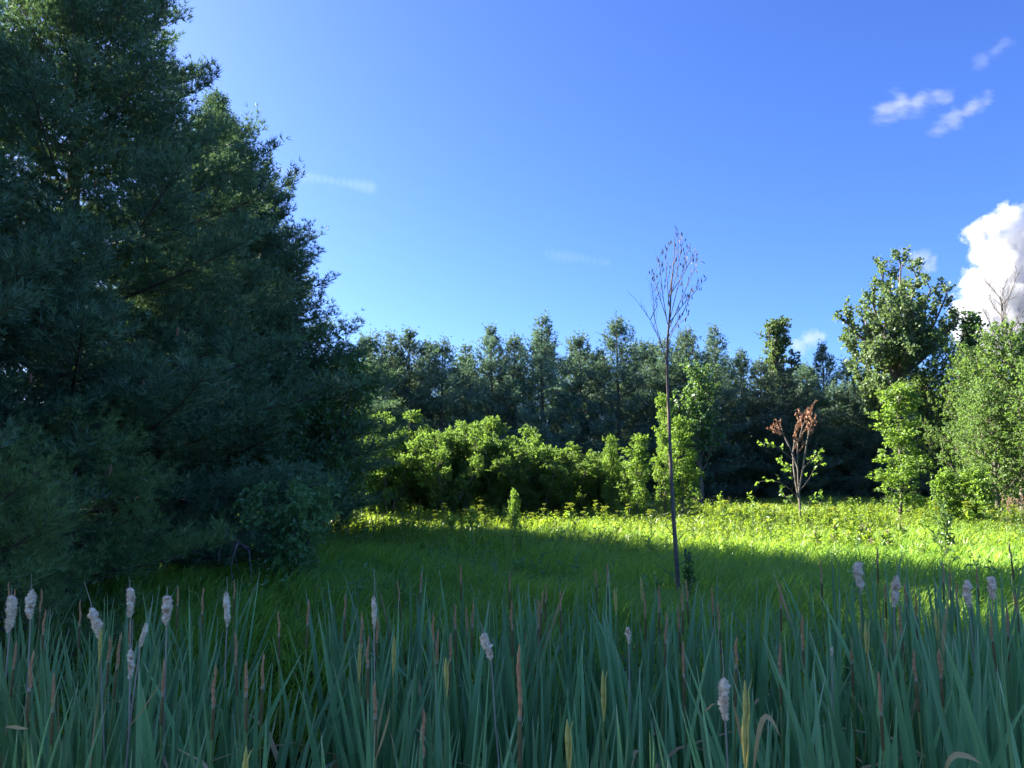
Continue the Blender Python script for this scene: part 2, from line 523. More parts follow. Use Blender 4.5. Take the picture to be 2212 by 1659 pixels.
# ------------------------------------------------------------------ trees
def pine_arrays(rng, H, R, hb, whorl, per, step, tuft_step, tl, k, w, lateral=1, prof=0.75, top_el=0.9, tri_sides=4, sag=0.0, irr=0.55):
    """White pine: whorls of level branches, flat plumes of needle tufts. Returns trunk geo and crown geo."""
    wood, crown = Geo(), Geo()
    zt = np.linspace(0, H, 12)
    tx = np.cumsum(rng.normal(0, 0.02, 12)) * H / 12
    ty = np.cumsum(rng.normal(0, 0.02, 12)) * H / 12
    Pt = np.stack([tx, ty, zt], -1)[None]
    r0 = H * 0.0125
    tubes(wood, Pt, (r0 * (1 - zt / H) ** 0.8 + 0.012)[None], 8)
    starts, dirs, Ls, els, hs = [], [], [], [], []
    h = hb
    while h < H - 0.15:
        n = max(3, int(per + rng.integers(-1, 2)))
        ph0 = rng.random() * 6.28
        t = (h - hb) / (H - hb)
        for j in range(n):
            hh = h + rng.normal(0, whorl * 0.22)
            ph = ph0 + j * 6.28 / n + rng.normal(0, 0.22)
            L = R * (1 - t) ** prof * (irr + (1.17 - irr) * rng.random()) + 0.12
            if t < 0.12:
                L *= 0.75 + 2 * t
            el = 0.02 + top_el * t ** 1.6 + rng.normal(0, 0.08)
            x0 = np.interp(hh, zt, tx)
            y0 = np.interp(hh, zt, ty)
            starts.append((x0, y0, hh))
            dirs.append((math.cos(ph), math.sin(ph)))
            Ls.append(L)
            els.append(el)
            hs.append(t)
        h += whorl * (1.1 - 0.45 * t) * (0.85 + 0.3 * rng.random())
    starts, dirs, Ls, els, hs = map(np.array, (starts, dirs, Ls, els, hs))
    nb, K = len(Ls), 7
    tau = np.linspace(0, 1, K)
    B = np.zeros((nb, K, 3))
    bend = rng.normal(0, 0.12, nb)
    c0, s0_ = dirs[:, 0], dirs[:, 1]
    px = -s0_
    py = c0
    for i_, t_ in enumerate(tau):
        B[:, i_, 0] = starts[:, 0] + Ls * t_ * np.cos(els) * c0 + px * bend * Ls * t_ ** 2
        B[:, i_, 1] = starts[:, 1] + Ls * t_ * np.cos(els) * s0_ + py * bend * Ls * t_ ** 2
        B[:, i_, 2] = starts[:, 2] + Ls * (t_ * np.sin(els) - sag * (1 - hs) * t_ + (0.05 + 0.1 * (1 - hs)) * t_ ** 2.5)
    rad = (0.007 + 0.0075 * Ls)[:, None] * (1 - 0.85 * tau)[None]
    tubes(wood, B, rad, tri_sides)
    # branchlets in a flat fan
    Qs, Ht = [], []
    for b in range(nb):
        L = Ls[b]
        n = max(3, int(L * 0.82 / step))
        s = np.linspace(0.2 if L > 1.2 else 0.1, 0.97, n) + rng.normal(0, 0.015, n)
        s = np.clip(s, 0.05, 0.99)
        f = s * (K - 1)
        i = np.minimum(f.astype(int), K - 2)
        fr = (f - i)[:, None]
        base = B[b, i] * (1 - fr) + B[b, i + 1] * fr
        t = nrm(B[b, i + 1] - B[b, i])
        sd = np.where(np.arange(n) % 2 == 0, 1.0, -1.0)
        side = nrm(np.cross(t, np.array([0, 0, 1.0]))) * sd[:, None]
        an = rng.uniform(0.55, 1.05, n)
        d = nrm(t * np.cos(an)[:, None] + side * np.sin(an)[:, None] + np.array([0, 0, 1.0]) * rng.uniform(-0.25, 0.55, n)[:, None])
        l = np.clip(0.42 * L * (1 - s) + 0.16 + 0.12 * rng.random(n), 0.15, 1.15) * (0.8 + 0.4 * rng.random(n))
        tq = np.linspace(0, 1, 3)
        Q = base[:, None] + d[:, None] * (l[:, None] * tq)[..., None]
        Q[:, :, 2] += 0.12 * l[:, None] * tq ** 2
        Qs.append(Q)
        Ht.append(np.full(len(Q) + 1, hs[b]))
        tip = np.stack([B[b, -2], (B[b, -2] + B[b, -1]) / 2, B[b, -1] + (B[b, -1] - B[b, -2]) * 0.3])[None]
        Qs.append(tip)
    # upright shoots near the ends of the boughs
    nu = 5
    bi = np.repeat(np.arange(nb), nu)
    su = rng.uniform(0.55, 1.0, nb * nu)
    f = su * (K - 1)
    i = np.minimum(f.astype(int), K - 2)
    fr = (f - i)[:, None]
    base = B[bi, i] * (1 - fr) + B[bi, i + 1] * fr
    t = nrm(B[bi, i + 1] - B[bi, i])
    d = nrm(t * 0.45 + np.array([0, 0, 1.0]) + rng.normal(0, 0.28, t.shape))
    l = np.minimum(rng.uniform(0.18, 0.48, nb * nu), 0.15 + 0.35 * Ls[bi]) * (tl / 0.135) ** 0.5
    Qs.append(base[:, None] + d[:, None] * (l[:, None] * np.linspace(0, 1, 3))[..., None])
    Ht.append(hs[bi])
    Q = np.concatenate(Qs)
    # leader
    lead = np.stack([Pt[0, -1] - [0, 0, 0.35], Pt[0, -1], Pt[0, -1] + [0, 0, 0.5]])[None]
    Q = np.concatenate([Q, lead])
    Ht = np.concatenate(Ht + [np.ones(1)])
    tubes(wood, Q[:, ::2], np.tile(np.array([0.006, 0.003]) * (tl / 0.12), (len(Q), 1)), 3)
    ql = np.linalg.norm(Q[:, 2] - Q[:, 0], axis=1)
    nt_ = np.maximum(2, (ql * 0.85 / tuft_step).astype(int))
    idx = np.repeat(np.arange(len(Q)), nt_)
    s = 0.2 + 0.8 * (np.concatenate([np.arange(n_) / max(n_ - 1, 1) for n_ in nt_]))
    f = s * 2
    i = np.minimum(f.astype(int), 1)
    fr = (f - i)[:, None]
    P = Q[idx, i] * (1 - fr) + Q[idx, i + 1] * fr
    d = nrm(Q[idx, i + 1] - Q[idx, i])
    side = nrm(np.cross(d, np.array([0, 0, 1.0])))
    ht = Ht[idx]
    Pall, Dall, Hall = [P], [d + np.array([0, 0, 0.25])], [ht]
    for q in range(lateral):
        sg = np.where(rng.random(len(P)) < 0.5, 1.0, -1.0)[:, None]
        off = rng.uniform(0.35, 1.1, (len(P), 1)) * tl
        dd = nrm(d * 0.7 + side * sg + np.array([0, 0, 0.3]))
        Pall.append(P + dd * off + rng.normal(0, 0.015, P.shape) + np.array([0, 0, 1.0]) * (rng.uniform(-0.5, 1.0, (len(P), 1)) * tl))
        Dall.append(dd + np.array([0, 0, 0.45]))
        Hall.append(ht)
    P = np.concatenate(Pall)
    D = np.concatenate(Dall) + rng.normal(0, 0.18, (len(P), 3))
    hh = np.concatenate(Hall)
    keep = np.ones(len(P), bool)
    keep[len(ht):] = rng.random(len(P) - len(ht)) < np.clip(1.25 - 1.1 * hh[len(ht):] ** 2.5, 0.1, 1)
    P, D, hh = P[keep], D[keep], hh[keep]
    tufts(crown, P, D, tl * (1 - 0.4 * hh ** 3), k, w, rng, 0.12, 1.0)
    return wood, crown


def broadleaf_arrays(rng, H, trunk, n1, l1, a1, n2, l2, a2, n3, l3, leaf, nleaf, s1=(0.25, 1.0), up=(0.35, 0.25, 0.1), lean=0.0,
                     stems=1, spread=0.0, aspect=0.6, droop=0.35, r0=None, taper=(0.6, 0.5, 0.4), crook=0.02, tipleaf=True):
    """Trunk(s) > limbs > branches > twigs > leaves, all as curves."""
    wood, crown = Geo(), Geo()
    K = 8
    tau = np.linspace(0, 1, K)
    P = np.zeros((stems, K, 3))
    for s in range(stems):
        ph = rng.random() * 6.28 + s * 6.28 / stems
        sp = spread * (0.5 + 0.7 * rng.random())
        hh = H * (0.75 + 0.3 * rng.random()) if stems > 1 else H
        if stems > 1 and s == 0:
            hh, sp = H, sp * 0.3
        P[s, :, 0] = math.cos(ph) * sp * hh * tau ** 1.2 + np.cumsum(rng.normal(0, crook, K)) * H * 0.3 + lean * H * tau ** 1.5
        P[s, :, 1] = math.sin(ph) * sp * hh * tau ** 1.2 + np.cumsum(rng.normal(0, crook, K)) * H * 0.3
        P[s, :, 2] = hh * trunk * tau
        P[s, 0, :2] *= 0.2
        P[s] -= P[s, 0] * np.array([0.8, 0.8, 1])
    r0 = r0 or H * 0.016
    tubes(wood, P, np.tile(r0 * (1 - 0.85 * tau) + 0.004, (stems, 1)), 7)
    Q1, sa, ia = grow(P, n1, s1[0], s1[1], a1, l1, rng, up[0], 0.2, 5, taper[0])
    tubes(wood, Q1, np.tile(r0 * 0.42 * np.linspace(1, 0.2, 5), (len(Q1), 1)), 5)
    Q2, sb, ib = grow(Q1, n2, 0.2, 1.0, a2, l2, rng, up[1], 0.1, 4, taper[1])
    tubes(wood, Q2, np.tile(r0 * 0.18 * np.linspace(1, 0.25, 4), (len(Q2), 1)), 4)
    Q3, sc, ic = grow(Q2, n3, 0.15, 1.0, a2, l3, rng, up[2], 0.0, 3, taper[2])
    tubes(wood, Q3[::2, ::2], np.tile(r0 * 0.07 * np.array([1, 0.3]), (len(Q3[::2]), 1)), 3)
    base_r = rng.random(len(Q2))[ic]
    Pp, D, s, idx = on_curves(Q3, nleaf, 0.15, rng)
    rr = np.clip(0.45 * base_r[idx] + 0.55 * rng.random(len(Pp)), 0, 1)
    sd = rng.normal(0, 1, (len(Pp), 3))
    leaves(crown, Pp, D * 0.6 + nrm(sd) * 0.8, leaf, rng, aspect, droop, rr)
    # leaves along the shoots at the outside of the crown
    Pp, D, s, idx = on_curves(Q1, max(3, nleaf), 0.6, rng)
    leaves(crown, Pp, D + rng.normal(0, 0.8, Pp.shape), leaf, rng, aspect, droop)
    return wood, crown


def tree_parts(root, arrays, bark, foliage):
    wood, crown = arrays
    wood.obj('trunk', bark, root, True)
    crown.obj('crown', foliage, root)
    return root


GROUND_FAR = -0.35

# --- the big pines on the left
rng = np.random.default_rng(11)
pineA = thing('white_pine', 'tallest dark white pine filling the upper left corner of the picture', 'pine tree', (-8.3, 14.0, -0.45))
tree_parts(pineA, pine_arrays(rng, 15.2, 5.5, 0.35, 0.46, 8, 0.14, 0.095, 0.148, 7, 0.0165, 3, 0.92, 0.9), M['bark'], M['needle_near'])
pineB = thing('white_pine', 'open white pine with long level boughs reaching right over the bushes', 'pine tree', (-6.75, 19.4, -0.4), 0.0, None, (0.95, 0.95, 0.95))
rng = np.random.default_rng(12)
tree_parts(pineB, pine_arrays(rng, 10.6, 3.5, 0.5, 0.52, 7, 0.15, 0.105, 0.16, 7, 0.0175, 3, 0.68, 0.8), M['bark'], M['needle_near'])
dup(pineA, (-7.7, 19.2, -0.4), 5.3, (1.0, 1.0, 0.765), 'white pine whose pointed top fills the notch before the open pine')
dup(pineA, (-9.1, 8.8, -0.5), 4.0, (0.88, 0.88, 0.85), 'near white pine whose lower boughs enter at the left edge')
dup(pineA, (-12.0, 12.4, -0.4), 2.7, (0.95, 0.95, 0.9), 'white pine added behind the left pines to keep sun off the cattails')  # hidden pine added here to block sun flecks on the right cattails
rng = np.random.default_rng(14)
boughP = thing('added_pine', 'added small pine standing for light green boughs closest at the left edge', 'pine tree', (-5.5, 8.1, -0.5), 0.6, None, (0.95, 0.95, 0.78))  # small pine added to stand for the bigger pine's sky-lit boughs
tree_parts(boughP, pine_arrays(rng, 3.3, 2.0, 0.3, 0.50, 6, 0.11, 0.075, 0.14, 9, 0.009, 2, 0.70, 0.6, 4, 0.0, 0.3), M['bark'], M['needle_skylit'])
dup(boughP, (-6.0, 10.6, -0.45), 3.3, (0.95, 0.95, 0.85), 'added small pine standing for a light green level bough under the tallest pine')  # second added pine, standing for a pale low bough


# --- far row of pines
far = []
for sd, H, R in ((21, 10.0, 3.6), (22, 9.5, 4.0), (23, 9.0, 3.3), (24, 10.5, 3.7)):
    rng = np.random.default_rng(sd)
    far.append(pine_arrays(rng, H, R, 0.6, 0.70, 6, 0.20, 0.14, 0.22, 6, 0.030, 2, 0.95, 0.75, 3, 0.0, 0.35))
FAR_PINES = [  # u, v of the top, depth, kind, width factor, label
    (752, 790, 37.0, 1, 1.1, 'low ragged pine at the left end of the far row, behind the bushes'),
    (800, 712, 38.0, 1, 1.15, 'leaning pine with several raised leaders at the left of the far row'),
    (846, 716, 39.0, 0, 0.9, 'pine with a blunt top beside the thin bare-tipped pine'),
    (886, 706, 39.5, 2, 0.95, 'pine ending in a thin bare tip above the sunlit bushes'),
    (958, 728, 38.5, 1, 1.0, 'broad flat-topped pine in the dip of the far row'),
    (1008, 742, 40.0, 0, 0.9, 'low pine wedged left of a slim pointed pine'),
    (1062, 698, 39.5, 2, 0.85, 'slim pointed pine standing proud left of the tallest far pines'),
    (1112, 712, 40.0, 3, 0.8, 'narrow pine just left of the tall bushy-topped pine'),
    (1172, 679, 39.0, 0, 0.95, 'tall bushy-topped pine near the middle of the far row'),
    (1250, 713, 40.0, 1, 0.95, 'round-shouldered pine between the two tallest far pines'),
    (1332, 673, 39.0, 3, 0.9, 'tallest far pine with a forked tuft at the top'),
    (1386, 735, 41.0, 2, 0.9, 'short pine right of the tallest far pine'),
    (1436, 730, 40.0, 0, 0.85, 'pine directly behind the dead grey sapling'),
    (1480, 700, 39.5, 3, 0.9, 'pointed pine just right of the dead grey sapling'),
    (1541, 702, 40.5, 0, 0.8, 'slim dark pine behind the light green round tree'),
    (1598, 752, 41.0, 2, 0.8, 'dark narrow pine left of the tall poplar behind the row'),
    (1640, 768, 41.5, 3, 0.75, 'thin pine tucked against the poplar behind the row'),
    (1692, 790, 39.0, 0, 0.85, 'pine growing in front of the pale-topped poplar'),
    (1776, 738, 42.0, 2, 0.7, 'narrow spire-topped pine in the gap left of the big cottonwood'),
    (1742, 778, 40.0, 3, 0.75, 'low pine left of the spire-topped pine'),
    (1828, 776, 41.0, 0, 0.8, 'pine half hidden by the left limb of the big cottonwood'),
    (1880, 790, 40.0, 1, 0.85, 'dark pine under the crown of the big cottonwood'),
]
far_root = {}
for i, (u, v, d, kd, wf, lab) in enumerate(FAR_PINES):
    top = at(u, v, d)
    z0 = float(gz(top.x, d)) - 0.05
    H0 = (10.5, 10.0, 9.5, 11.0)[kd]
    sz = (top.z - z0) / H0
    sc = (wf * 1.14, wf * 1.14, sz)
    if kd not in far_root:
        r = thing('pine_tree', lab, 'pine tree', (top.x, d, z0), i * 1.7, 'pines of the far row', sc)
        tree_parts(r, far[kd], M['bark'], M['needle_far'])
        far_root[kd] = r
    else:
        dup(far_root[kd], (top.x, d, z0), i * 1.7, sc, lab, 'pines of the far row')
rngp = np.random.default_rng(5)
for i in range(26):
    d = 43.5 + rngp.random() * 3
    u = 740 + i * 62 + rngp.normal(0, 10)
    top = at(u, (748 if u < 1600 else 796) + rngp.random() * 40, d)
    z0 = float(gz(top.x, d)) - 0.05
    kd = i % 4
    dup(far_root[kd], (top.x, d, z0), i * 2.3, (1.12, 1.12, (top.z - z0) / 10.0), 'dark pine mostly hidden behind the far row', 'pines behind the far row')


# --- broadleaved trees and shrubs
def plant(name, label, cat, u, d, arrays, bark, foliage, rz=0.0, group=None, scale=None):
    p = at(u, 1000, d)
    r = thing(name, label, cat, (p.x, d, float(gz(p.x, d)) - 0.03), rz, group, scale)
    return tree_parts(r, arrays, bark, foliage)


shrubs = []
for sd, H in ((31, 3.6), (32, 3.1), (33, 3.9)):
    rng = np.random.default_rng(sd)
    shrubs.append((H, broadleaf_arrays(rng, H, 0.93, 8, 0.80, 0.75, 6, 0.42, 0.8, 6, 0.22, 0.085, 10, (0.06, 1.0), (0.55, 0.4, 0.15), 0,
                                       9, 0.50, 0.50, 0.30, 0.03)))
SHRUBS = [  # u, v of the top, depth, kind, width, label
    (740, 890, 25.5, 2, 1.05, 'dark-sided bush at the left end of the hedge, against the pine boughs'),
    (800, 915, 25.0, 0, 1.0, 'bush next to the left end of the sunlit hedge'),
    (866, 886, 26.0, 2, 1.15, 'tallest sunlit bush of the hedge, with yellow-green top'),
    (920, 915, 25.5, 1, 1.1, 'bright bush on the right shoulder of the tallest hedge bush'),
    (998, 905, 25.0, 2, 0.85, 'greyer upright bush with a pointed top in the hedge'),
    (1052, 935, 26.0, 1, 1.0, 'bush filling the dip right of the grey-green pointed bush'),
    (1122, 922, 26.5, 0, 1.0, 'bush with a sunlit two-pointed top in the middle of the hedge'),
    (1186, 968, 26.0, 1, 1.05, 'low bush where the hedge begins to fall to the right'),
    (1242, 985, 27.0, 0, 1.0, 'low yellow-green bush near the right end of the hedge'),
    (1290, 985, 27.5, 1, 0.95, 'lowest bush at the right end of the hedge'),
    (838, 935, 24.2, 1, 1.0, 'small bush in front of the tallest hedge bush'),
    (962, 942, 24.4, 0, 0.95, 'small bush in front of the grey-green pointed bush, on its left'),
    (1084, 958, 25.0, 1, 1.0, 'small bush in front of the hedge dip'),
    (1156, 985, 25.0, 0, 1.0, 'small bush below the sunlit two-pointed top'),
    (1335, 1000, 26.4, 1, 0.9, 'small bush beside the slim young tree at the hedge end'),
]
sh_root = {}
for i, (u, v, d, kd, wf, lab) in enumerate(SHRUBS):
    d += 2.2
    wf *= 1.07
    top = at(u, v, d)
    z0 = float(gz(top.x, d)) - 0.03
    s = (top.z - z0) / (shrubs[kd][0] * 1.08)
    if kd not in sh_root:
        r = thing('leafy_shrub', lab, 'shrub', (top.x, d, z0), i * 1.3, 'sunlit hedge of bushes', (wf, wf, s))
        tree_parts(r, shrubs[kd][1], M['bark_grey'], M['shrub'])
        sh_root[kd] = r
    else:
        dup(sh_root[kd], (top.x, d, z0), i * 1.3, (wf, wf, s), lab, 'sunlit hedge of bushes')

young = []
for sd, H in ((41, 3.8), (42, 4.4), (43, 2.0)):
    rng = np.random.default_rng(sd)
    young.append((H, broadleaf_arrays(rng, H, 0.95, 26 if H > 3 else 15, 0.85 if H > 3 else 0.62, 0.95 if H > 3 else 0.75, 6, 0.36, 0.8, 5, 0.19, 0.082, 9, (0.08, 1.0), (0.35, 0.25, 0.05), 0,
                                      1, 0.0, 0.55, 0.4, 0.035, (0.65, 0.4, 0.3))))
YOUNG = [
    (1322, 945, 26.0, 0, 0.62, 'slim young tree at the right end of the sunlit hedge'),
    (1375, 942, 25.0, 0, 0.85, 'young tree with drooping leaf sprays left of the dead grey sapling'),
    (1430, 838, 26.5, 1, 0.70, 'tall thin sunlit tree behind the dead grey sapling'),
    (1472, 905, 25.0, 0, 1.0, 'broad sunlit young tree immediately right of the dead grey sapling'),
    (1936, 815, 24.5, 1, 1.45, 'bright yellow-green young tree standing alone in front of the cottonwood'),
    (2042, 1024, 22.5, 2, 0.95, 'small bright bush right of the lone yellow-green tree'),
    (2112, 1018, 22.0, 2, 1.15, 'small bright cone-shaped bush near the right edge'),
    (1110, 1066, 20.5, 2, 0.35, 'small leafy seedling rising above the yellow meadow strip'),
]
yg_root = {}
for i, (u, v, d, kd, wf, lab) in enumerate(YOUNG):
    top = at(u, v, d)
    z0 = float(gz(top.x, d)) - 0.03
    s = (top.z - z0) / (young[kd][0] * 1.08)
    nm = 'small_bush' if kd == 2 else 'young_tree'
    cat = 'bush' if kd == 2 else 'young tree'
    if kd not in yg_root:
        r = thing(nm, lab, cat, (top.x, d, z0), i * 2.1, 'young trees in the meadow', (wf, wf, s))
        tree_parts(r, young[kd][1], M['bark_grey'], M['young'])
        yg_root[kd] = r
    else:
        dup(yg_root[kd], (top.x, d, z0), i * 2.1, (wf, wf, s), lab, 'young trees in the meadow')

# round light tree and poplar inside the far row
rng = np.random.default_rng(51)
arr = broadleaf_arrays(rng, 6.5, 0.9, 20, 1.7, 0.8, 6, 0.75, 0.8, 5, 0.36, 0.15, 6, (0.3, 1.0), (0.4, 0.25, 0.1), 0, 1, 0, 0.65, 0.3)
plant('broadleaf_tree', 'light green round-topped tree in front of the far pines, right of the dead sapling', 'tree', 1512, 35.0, arr, M['bark_grey'], M['bush_dark'])
rng = np.random.default_rng(52)
arr = broadleaf_arrays(rng, 10.4, 0.9, 20, 2.3, 0.7, 7, 0.85, 0.75, 5, 0.38, 0.15, 8, (0.45, 1.0), (0.75, 0.4, 0.2), 0, 1, 0, 0.75, 0.2)
plant('poplar_tree', 'pale green poplar whose narrow top rises above the far pines', 'tree', 1685, 43.0, arr, M['bark_grey'], M['poplar'])


def cottonwood():
    rng = np.random.default_rng(61)
    d = 38.0
    base = at(1925, 1000, d)
    z0 = float(gz(base.x, d)) - 0.05
    root = thing('cottonwood_tree', 'big grey-green cottonwood with an open many-limbed crown against the white cloud', 'tree', (base.x, d, z0))
    o = np.array([base.x, d, z0])
    def pt(u, v, dd=0.0):
        return np.array(at(u, v, d + dd)) - o
    wood, crown = Geo(), Geo()
    K = 7
    fork = pt(1935, 800)
    trunk = np.stack([np.array([0, 0, 0]) * (1 - t) + fork * t for t in np.linspace(0, 1, K)])
    tubes(wood, trunk[None], np.linspace(0.30, 0.20, K)[None], 8)
    ends = [(1945, 562, 0), (1900, 575, 1), (1880, 640, -1.2), (1988, 580, 1.5), (2010, 625, -1), (2045, 635, 0.8), (1868, 690, 0.5), (1822, 690, -0.5), (1830, 735, 1),
            (2065, 690, -0.5), (2035, 730, 1.2), (1925, 640, -2), (1975, 670, -2.2), (1960, 630, 2.4), (1910, 700, -2.2), (2000, 720, -2), (1880, 770, -1.8),
            (1960, 760, -2.4), (1905, 830, -2), (1985, 830, -1.6), (1880, 860, -1), (1925, 870, -2.2), (1845, 800, 1.5)]
    limbs = []
    for (u, v, dd) in ends:
        e = pt(u, v, dd)
        b = trunk[-1] * (0.75 + 0.25 * rng.random()) if v < 780 else trunk[-1] * (0.45 + 0.25 * rng.random())
        mid = b * 0.5 + e * 0.5 + np.array([rng.normal(0, 0.2), rng.normal(0, 0.2), -0.35 if v < 700 else -0.1])
        ts = np.linspace(0, 1, K)[:, None]
        limbs.append(b * (1 - ts) ** 2 + 2 * mid * ts * (1 - ts) + e * ts ** 2)
    limbs = np.array(limbs)
    tubes(wood, limbs, np.tile(np.linspace(0.12, 0.03, K), (len(limbs), 1)), 6)
    Q2, s, i = grow(limbs, 11, 0.25, 1.0, 0.75, 1.25, rng, 0.55, 0.15, 5, 0.45)
    tubes(wood, Q2, np.tile(np.linspace(0.035, 0.01, 5), (len(Q2), 1)), 4)
    Q3, s, i = grow(Q2, 6, 0.25, 1.0, 0.8, 0.45, rng, 0.3, 0.05, 3, 0.3)
    tubes(wood, Q3, np.tile(np.linspace(0.012, 0.005, 3), (len(Q3), 1)), 3)
    br = rng.random(len(Q2))[i]
    Pp, D, s, idx = on_curves(Q3, 12, 0.1, rng)
    leaves(crown, Pp + rng.normal(0, 0.06, Pp.shape), rng.normal(0, 1, Pp.shape), 0.16, rng, 0.85, 0.3, np.clip(0.5 * br[idx] + 0.5 * rng.random(len(Pp)), 0, 1))
    Pp, D, s, idx = on_curves(Q2, 8, 0.5, rng)
    leaves(crown, Pp + rng.normal(0, 0.08, Pp.shape), rng.normal(0, 1, Pp.shape), 0.15, rng, 0.85, 0.3)
    tree_parts(root, (wood, crown), M['bark_grey'], M['poplar'])


cottonwood()

# trees at the right edge
rng = np.random.default_rng(71)
arrR = broadleaf_arrays(rng, 6.8, 0.9, 30, 2.5, 0.95, 7, 0.95, 0.85, 5, 0.42, 0.115, 13, (0.06, 1.0), (0.35, 0.15, 0.0), 0, 1, 0, 0.6, 0.5)
rightA = plant('broadleaf_tree', 'full leafy tree with drooping sprays at the right edge of the meadow', 'tree', 2205, 28.0, arrR, M['bark_grey'], M['edge_leaf'])
pR = at(2105, 1000, 30.0)
dup(rightA, (pR.x, 30.0, float(gz(pR.x, 30.0))), 3.1, (0.62, 0.62, 0.66), 'lower leafy tree in front of the drooping tree, beside the small bright bushes')
pR = at(2120, 1000, 33.0)
dup(rightA, (pR.x, 33.0, float(gz(pR.x, 33.0))), 2.0, (0.9, 0.9, 0.98), 'leafy tree between the cottonwood and the right edge, set back in shade')
pR = at(2290, 1000, 33.0)
dup(rightA, (pR.x, 33.0, float(gz(pR.x, 33.0))), 4.0, (1.1, 1.1, 1.25), 'tall leafy tree behind the bare-twigged crown at the right edge')
for uu, dd, rz, sc, lab in ((2150, 27.0, 0.7, 0.70, 'lower leafy tree filling the bank just left of the right edge'),
                            (2265, 25.5, 2.6, 0.80, 'leafy tree cut off by the right edge of the picture')):
    pR = at(uu, 1000, dd)
    dup(rightA, (pR.x, dd, float(gz(pR.x, dd))), rz, (sc, sc, sc), lab)
pR = at(2075, 1000, 35.0)
dup(rightA, (pR.x, 35.0, float(gz(pR.x, 35.0))), 1.2, (0.8, 0.8, 1.08), 'leafy tree closing the gap between the cottonwood and the narrow dark tree')
pR = at(2010, 1000, 36.0)
dup(rightA, (pR.x, 36.0, float(gz(pR.x, 36.0))), 5.0, (0.75, 0.75, 0.95), 'shaded leafy tree behind the lone yellow-green tree')
pR = at(2112, 1000, 38.0)
rng = np.random.default_rng(72)
arrT = broadleaf_arrays(rng, 9.2, 0.95, 30, 1.5, 0.6, 6, 0.7, 0.75, 5, 0.35, 0.16, 5, (0.35, 1.0), (0.6, 0.4, 0.2), 0, 1, 0, 0.7, 0.2)
plant('broadleaf_tree', 'narrow dark tree with a pointed top in front of the white cloud', 'tree', 2112, 38.0, arrT, M['bark_grey'], M['bush_dark'])


def bare_tree():
    rng = np.random.default_rng(73)
    d = 34.0
    p = at(2185, 1000, d)
    z0 = float(gz(p.x, d))
    root = thing('bare_tree', 'bare grey tree with leafless twigs against the cloud at the right edge', 'tree', (p.x, d, z0))
    H = at(2190, 640, d).z - z0
    P = np.stack([np.zeros(8), np.zeros(8), np.linspace(0, H, 8)], -1)[None]
    wood = Geo()
    tubes(wood, P, np.linspace(0.10, 0.015, 8)[None], 7)
    Q1, _, _ = grow(P, 13, 0.5, 1.0, 0.65, 2.3, rng, 0.5, 0.1, 6, 0.5)
    Q2, _, _ = grow(Q1, 7, 0.2, 1.0, 0.55, 0.9, rng, 0.3, 0.1, 4, 0.4)
    Q3, _, _ = grow(Q2, 4, 0.2, 1.0, 0.5, 0.4, rng, 0.2, 0.05, 3, 0.4)
    tubes(wood, Q1, np.tile(np.linspace(0.028, 0.009, 6), (len(Q1), 1)), 5)
    branch = Geo()
    tubes(branch, Q2, np.tile(np.linspace(0.011, 0.005, 4), (len(Q2), 1)), 4)
    tubes(branch, Q3, np.tile(np.linspace(0.006, 0.003, 3), (len(Q3), 1)), 3)
    wood.obj('trunk', M['bark_grey'], root, True)
    branch.obj('twigs', M['bark_grey'], root)


bare_tree()

# dark bushes under the left pines, oak bush in front
rng = np.random.default_rng(81)
arr = broadleaf_arrays(rng, 5.4, 0.92, 11, 1.35, 0.8, 7, 0.7, 0.8, 6, 0.32, 0.10, 7, (0.08, 1.0), (0.4, 0.25, 0.05), 0, 6, 0.28, 0.6, 0.4, 0.04)
bd = plant('leafy_shrub', 'tall dark green bush in shade below the open pine boughs', 'shrub', 680, 18.6, arr, M['bark_grey'], M['bush_dark'])
pB = at(585, 1000, 17.6)
dup(bd, (pB.x, 17.6, float(gz(pB.x, 17.6))), 2.0, (0.85, 0.85, 0.8), 'dark bush deep under the pines, left of the tall dark bush')
pB = at(745, 1000, 22.0)
dup(bd, (pB.x, 22.0, float(gz(pB.x, 22.0))), 4.2, (0.6, 0.6, 0.55), 'half sunlit bush at the corner where the meadow strip begins')
rng = np.random.default_rng(82)
arr = broadleaf_arrays(rng, 1.75, 0.9, 9, 0.6, 0.8, 6, 0.34, 0.8, 4, 0.18, 0.085, 5, (0.05, 1.0), (0.45, 0.3, 0.1), 0, 6, 0.42, 0.55, 0.3, 0.02)
plant('oak_bush', 'low blue-green oak bush at the foot of the left pines', 'bush', 630, 12.6, arr, M['bark_grey'], M['oak'])


# ------------------------------------------------------------------ dead sapling in the middle
def path(pts, d, o, k=None, dd=None):
    q = [np.array(at(u, v, d + (0 if dd is None else dd * i / max(1, len(pts) - 1)))) - o for i, (u, v) in enumerate(pts)]
    q = np.array(q)
    if k:
        t = np.linspace(0, len(q) - 1, k)
        q = np.stack([np.interp(t, np.arange(len(q)), q[:, j]) for j in range(3)], -1)
    return q


